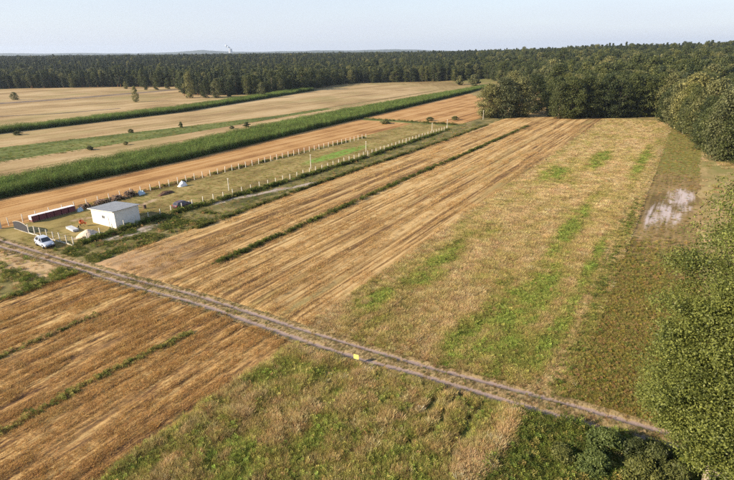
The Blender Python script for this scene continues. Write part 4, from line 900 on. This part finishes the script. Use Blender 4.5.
M_white = plain('white_car_paint', (0.42, 0.46, 0.54), 0.25, 0.0, var=0.03, spec=0.6); M_maroon = plain('dark_car_paint', (0.075, 0.035, 0.04), 0.3, 0, var=0.1, spec=0.5)
car('parked_car', 'small white hatchback parked on the grass beside the track', W(-87.6, 38.55, 0.16), -TH - 0.10, M_white)
car('parked_car', 'dark maroon car parked on the lawn behind the right fence', W(-85.9, 65.4, 0.1), -TH + math.pi/2, M_maroon)

# ------------------------------------------------------------------ yard things
M_brick = plain('burgundy_clay', (0.16, 0.05, 0.055), 0.85, var=0.2, scale=5); M_film = plain('white_film', (0.75, 0.72, 0.70), 0.4, var=0.06); M_wood = plain('grey_wood', (0.26, 0.20, 0.14), 0.9, var=0.2); M_log = plain('dark_log', (0.11, 0.07, 0.05), 0.9, var=0.3); M_cut = plain('log_end', (0.36, 0.25, 0.15), 0.9, var=0.15)
rr = random.Random(11)
pal_lab = ['first brick pallet at the road end of the burgundy row, with white wrapped end', 'second pallet of burgundy bricks from the road end', 'third pallet of burgundy bricks from the road end', 'fourth pallet of burgundy bricks from the road end', 'fifth pallet of burgundy bricks from the road end', 'last pallet of burgundy bricks, nearest the dark log heap']
for k in range(6):
    t = thing('brick_pallet', pal_lab[k], 'brick pallet', W(-103.2, 44.6 + k*1.42, 0.12), -TH, 'pallets of burgundy bricks along the left fence')
    for y in (-.5, 0, .5): MB().box(-.55, .55, y - .05, y + .05, -.1, .06).build('runner', M_wood, t)
    MB().box(-.57, .57, -.66, .66, .063, .1).build('deck', M_wood, t)
    bm_ = MB().box(-.13, .13, -.153, .153, 0, .27).mesh('brick_block'); bm_.materials.append(M_brick)
    for a in range(4):
        for b in range(4):
            for c in range(4):
                if 0 < a < 3 and 0 < b < 3 and c < 3: continue
                o = link('brick_block', bm_, t); o.location = (-.405 + a*.27 + rr.uniform(-.004, .004), -.475 + b*.316 + rr.uniform(-.004, .004), .102 + c*.275)
    MB().box(-.58, .58, -.66, .66, 1.206, 1.225).build('film_cover', M_film, t)
    if k == 0: MB().box(-.58, .58, -.70, -.672, .45, 1.2).build('film_cover', M_film, t)
def log_heap(label, u, v, n, L, hgt, seed):
    t = thing('log_heap', label, 'log heap', W(u, v, .1), -TH + rr.uniform(-.1, .1)); r_ = random.Random(seed)
    for i in range(n):
        row = int((i/n)**1.3*4); rad_ = r_.uniform(.09, .17); y = r_.uniform(-L/2, L/2)*(1 - row*.15); z = .1 + row*hgt/4 + r_.uniform(0, .06); a = r_.gauss(0, .35); ln = r_.uniform(.5, .9)
        d = Vector((math.cos(a)*ln/1, math.sin(a)*ln, r_.gauss(0, .12))); p = Vector((0, y, z)); lg = MB().tube([p - d, p, p + d], [rad_, rad_*1.05, rad_*.9], 7, False).build('log', M_log, t)
        MB().lathe([(0, 0), (rad_*.9, 0)], 'x', 7).build('cut_face', M_cut, lg).location = p + d*1.001
log_heap('low heap of dark logs right after the brick pallets', -103.4, 54.9, 26, 2.4, .7, 21); log_heap('dark log heap behind the white building, middle of the row', -103.4, 58.4, 34, 3.2, .8, 22); log_heap('dark log heap with pale ends, behind the roof of the white building', -103.3, 62.0, 34, 3.0, .95, 23); log_heap('tallest dark log heap at the far end of the row', -103.2, 65.2, 44, 3.0, 1.5, 24)
def tarp(label, u, v, sx, sy, h, mat, seed, nm='tarpaulin_heap', cat='tarpaulin', rz=0):
    s, t_ = np.meshgrid(np.linspace(-1, 1, 22), np.linspace(-1, 1, 22)); rr_ = np.clip(1 - (np.abs(s)**2.6 + np.abs(t_)**2.6)/1.0, 0, 1)**0.5
    z = h*rr_**1.3*(0.3 + 1.3*fbm(s*1.8 + seed, t_*1.8, seed, 3)) - .03; V = np.stack([s*sx/2, t_*sy/2, z], -1).reshape(-1, 3); ii = np.arange(484).reshape(22, 22)
    o = link(nm, np_mesh(nm, V, np.stack([ii[:-1, :-1], ii[:-1, 1:], ii[1:, 1:], ii[1:, :-1]], -1).reshape(-1, 4), True), None, mat); o.location = W(u, v, .1); o.rotation_euler = (0, 0, -TH + rz); return tag(o, label, cat)
M_blue = plain('pale_blue_tarp', (0.40, 0.50, 0.55), 0.5); M_sandp = plain('pale_sand', (0.56, 0.45, 0.35), 0.95, var=0.12, scale=2, bump=0.6); M_soil = plain('brown_soil', (0.11, 0.06, 0.035), 0.95, var=0.3, scale=2, bump=0.7); M_orng = plain('orange_paint', (0.62, 0.17, 0.05), 0.5); M_sheet = plain('pale_fibre_sheet', (0.46, 0.47, 0.48), 0.6)
tarp('pale blue tarpaulin heap at the far end of the log row', -102.8, 67.6, 1.3, 1.8, .8, M_blue, 3)
tarp('small pale tarpaulin bundle between brick pallets and logs', -102.2, 53.0, .9, 1.2, .7, M_blue, 5)
tarp('bright white tarpaulin bundle alone on the lawn by the left fence', -100.8, 77.4, 1.6, 2.4, .95, M_film, 7)
tarp('long brown heap of soil lying on the lawn', -98.2, 70.6, 1.6, 4.6, .5, M_soil, 9, 'soil_heap', 'soil heap', .15)
s, t_ = np.meshgrid(np.linspace(-1, 1, 44), np.linspace(-1, 1, 44)); q_ = np.hypot(s, t_); z = 1.25*np.clip(1 - q_, 0, 1)**0.85*(0.8 + .4*fbm(s*3, t_*3, 121)) + .05*fbm(s*9, t_*9, 123)*(q_ < 1) - .04
ii = np.arange(44*44).reshape(44, 44); o = link('sand_pile', np_mesh('sand_pile', np.stack([s*1.95, t_*1.95, z], -1).reshape(-1, 3), np.stack([ii[:-1, :-1], ii[:-1, 1:], ii[1:, 1:], ii[1:, :-1]], -1).reshape(-1, 4), True), None, M_sandp)
o.location = W(-86.3, 45.3, .12); tag(o, 'pale sand pile behind the front fence corner, left of the white building', 'sand pile')
t = thing('sheet_stack', 'low stack of pale grey sheets lying left of the sand pile', 'sheet stack', W(-91.6, 45.4, .1), -TH - .12)
for k in range(5): MB().box(-1.5 + rr.uniform(-.05, .05), 1.5 + rr.uniform(-.05, .05), -.5, .5, .08*k + .1, .08*k + .17).build('sheet', M_sheet, t)
for x in (-1.1, 1.1): MB().box(x - .06, x + .06, -.5, .5, -.05, .097).build('bearer', M_wood, t)
t = thing('cement_mixer', 'orange cement mixer in front of the white building', 'cement mixer', W(-92.2, 47.6, .1), -TH + .7)
for sx in (-.45, .45): MB().tube([(sx, -.45, 0), (sx, 0, .75), (sx, .45, 0)], .03, 6).build('leg_frame', M_black, t)
MB().tube([(-.45, 0, .75), (.45, 0, .75)], .03, 6).build('axle', M_black, t)
d_ = MB().lathe([(0, -.42), (.28, -.40), (.44, -.1), (.44, .12), (.26, .5), (.24, .5), (.40, .1), (0, .08)], 'z', 16).build('drum', M_orng, t, True); d_.location = (0, 0, .85); d_.rotation_euler = (.9, 0, 0)
MB().cbox((.62, 0, .62), (.28, .35, .4)).build('motor_housing', M_orng, t, bevel=.03)
for sy in (-.45, .45): MB().lathe([(0, -.04), (.16, -.04), (.16, .04), (0, .04)], 'x', 12, (-.5, sy, .16)).build('wheel', M_tyre, t)
t = thing('tree_stump', 'small brown stump on the lawn right of the white building', 'stump', W(*UV(145, 209), .08)); MB().lathe([(.42, -.1), (.33, .2), (.29, .75), (.27, .9)], 'z', 11).build('bark', M_log, t, True); MB().lathe([(0, .902), (.27, .902)], 'z', 11).build('cut_face', M_cut, t)
# arched gate of dark boards in the front fence
M_gate = plain('dark_gate_board', (0.032, 0.033, 0.04), 0.7, var=0.15)
gt = thing('board_gate', 'dark grey arched board gate in the front fence, left of the white car', 'gate', W(-101.9, 40.42, .1)); gw = 5.1
arch = lambda x: 1.25 + 0.5*math.sin(math.pi*min(1, max(0, x/gw*0.9 + .05)))
nb = 32
for k in range(nb):
    x0, x1 = k*gw/nb + .004, (k + 1)*gw/nb - .004; MB().poly([(x0,-.02,.05),(x1,-.02,.05),(x1,.02,.05),(x0,.02,.05),(x0,-.02,arch(x0)),(x1,-.02,arch(x1)),(x1,.02,arch(x1)),(x0,.02,arch(x0))], [(0,3,2,1),(4,5,6,7),(0,1,5,4),(1,2,6,5),(2,3,7,6),(3,0,4,7)]).build('board', M_gate, gt)
for a, b in ((0.02, gw/2 - .02), (gw/2 + .02, gw - .02)): MB().tube([(x, -.05, arch(x) + .03) for x in np.linspace(a, b, 9)], .035, 6).build('top_rail', M_conc, gt)
for z in (.25, .95): MB().box(.02, gw - .02, .022, .06, z, z + .08).build('cross_rail', M_gate, gt)
MB().box(0, gw, -.08, .08, -.1, .045).build('threshold', M_conc, gt)
# yellow sign beside the track
M_yel = plain('yellow_sign', (0.82, 0.72, 0.16), 0.5, var=0.06); su, sv = UV(356.5, 364)
t = thing('marker_sign', 'small yellow sign on a post at the near edge of the track', 'sign', W(su, sv, .15), -.45)
MB().tube([(0, 0, -.2), (0, 0, .95)], .03, 8).build('post', M_conc, t); MB().box(-.28, .28, -.045, -.033, .48, .98).build('plate', M_yel, t, bevel=.004)

# ------------------------------------------------------------------ far hills, cooling tower, haze
M_hill = plain('far_woods', (0.04, 0.055, 0.03), 0.95, var=0.2, scale=0.01)
def hills(px0, px1, dist, hgt, seed, label=None):
    a0, a1 = math.atan((px0 - 367)/FPX*math.cos(PITCH)), math.atan((px1 - 367)/FPX*math.cos(PITCH)); aa = np.linspace(a0, a1, 260); prof = np.linspace(0, 1, 12)
    A_, P_ = np.meshgrid(aa, prof); t = (A_ - a0)/(a1 - a0); ht = hgt*np.sin(math.pi*np.clip(t, 0, 1))**0.6*(0.55 + 0.6*fbm(t*6, t*0, seed)) + 6*fbm(t*70, P_*5, seed + 3)
    D = dist + P_*1600; z = ht*np.sin(math.pi*P_)**0.7 - 6; V = np.stack([D*np.sin(A_), D*np.cos(A_), z], -1).reshape(-1, 3); ii = np.arange(V.shape[0]).reshape(A_.shape)
    o = link('hills', np_mesh('hills', V, np.stack([ii[:-1, :-1], ii[:-1, 1:], ii[1:, 1:], ii[1:, :-1]], -1).reshape(-1, 4), True), None, M_hill); o['kind'] = 'structure'
hills(60, 330, 8000, 88, 131); hills(180, 520, 7200, 78, 133); hills(-140, 200, 8800, 72, 135); hills(430, 900, 7600, 70, 137)
ta = math.atan((241 - 367)/FPX*1.0); M_tow = plain('tower_concrete', (0.35, 0.36, 0.38), 0.9)
t = thing('cooling_tower', 'tiny far cooling tower on the horizon, left of centre', 'cooling tower', (8000*math.sin(ta), 8000*math.cos(ta), 0), 0); MB().lathe([(38, 0), (30, 35), (24, 70), (23, 82), (25, 95), (23, 95), (21, 82)], 'z', 20).build('shell', M_tow, t, True)
M_steam = plain('white_steam', (0.62, 0.66, 0.72), 1.0, var=0.02)
r = np.random.default_rng(9); mb = MB()
for k in range(7):
    c = (-k*9 + r.normal(0, 4), r.normal(0, 6), 6 + k*5); rd = 7 + k*1.6
    mb.lathe([(0.1, -rd)] + [(rd*math.cos(a)*(1 + .15*r.normal()), rd*math.sin(a)) for a in np.linspace(-1.2, 1.2, 5)] + [(0.1, rd)], 'z', 10, c)
o = mb.build('steam_plume', M_steam, None, True); o.location = (t.location.x, t.location.y, 98); tag(o, 'faint white steam drifting off the far cooling tower', 'steam', kind='stuff')

hz = MB().box(-11200, 11200, -11200, 11200, -12, 200).build('haze', None); hz['kind'] = 'stuff'; tag(hz, 'thin pale haze over the distant woods', 'haze')
m = bpy.data.materials.new('haze_air'); m.use_nodes = True; nt = m.node_tree; nt.nodes.clear(); out = N(nt, 'ShaderNodeOutputMaterial'); pv = N(nt, 'ShaderNodeVolumePrincipled')
pv.inputs['Color'].default_value = (0.68, 0.81, 1.0, 1); pv.inputs['Density'].default_value = 7e-5; pv.inputs['Anisotropy'].default_value = 0.2; nt.links.new(pv.outputs[0], out.inputs['Volume'])
hz.data.materials.append(m)
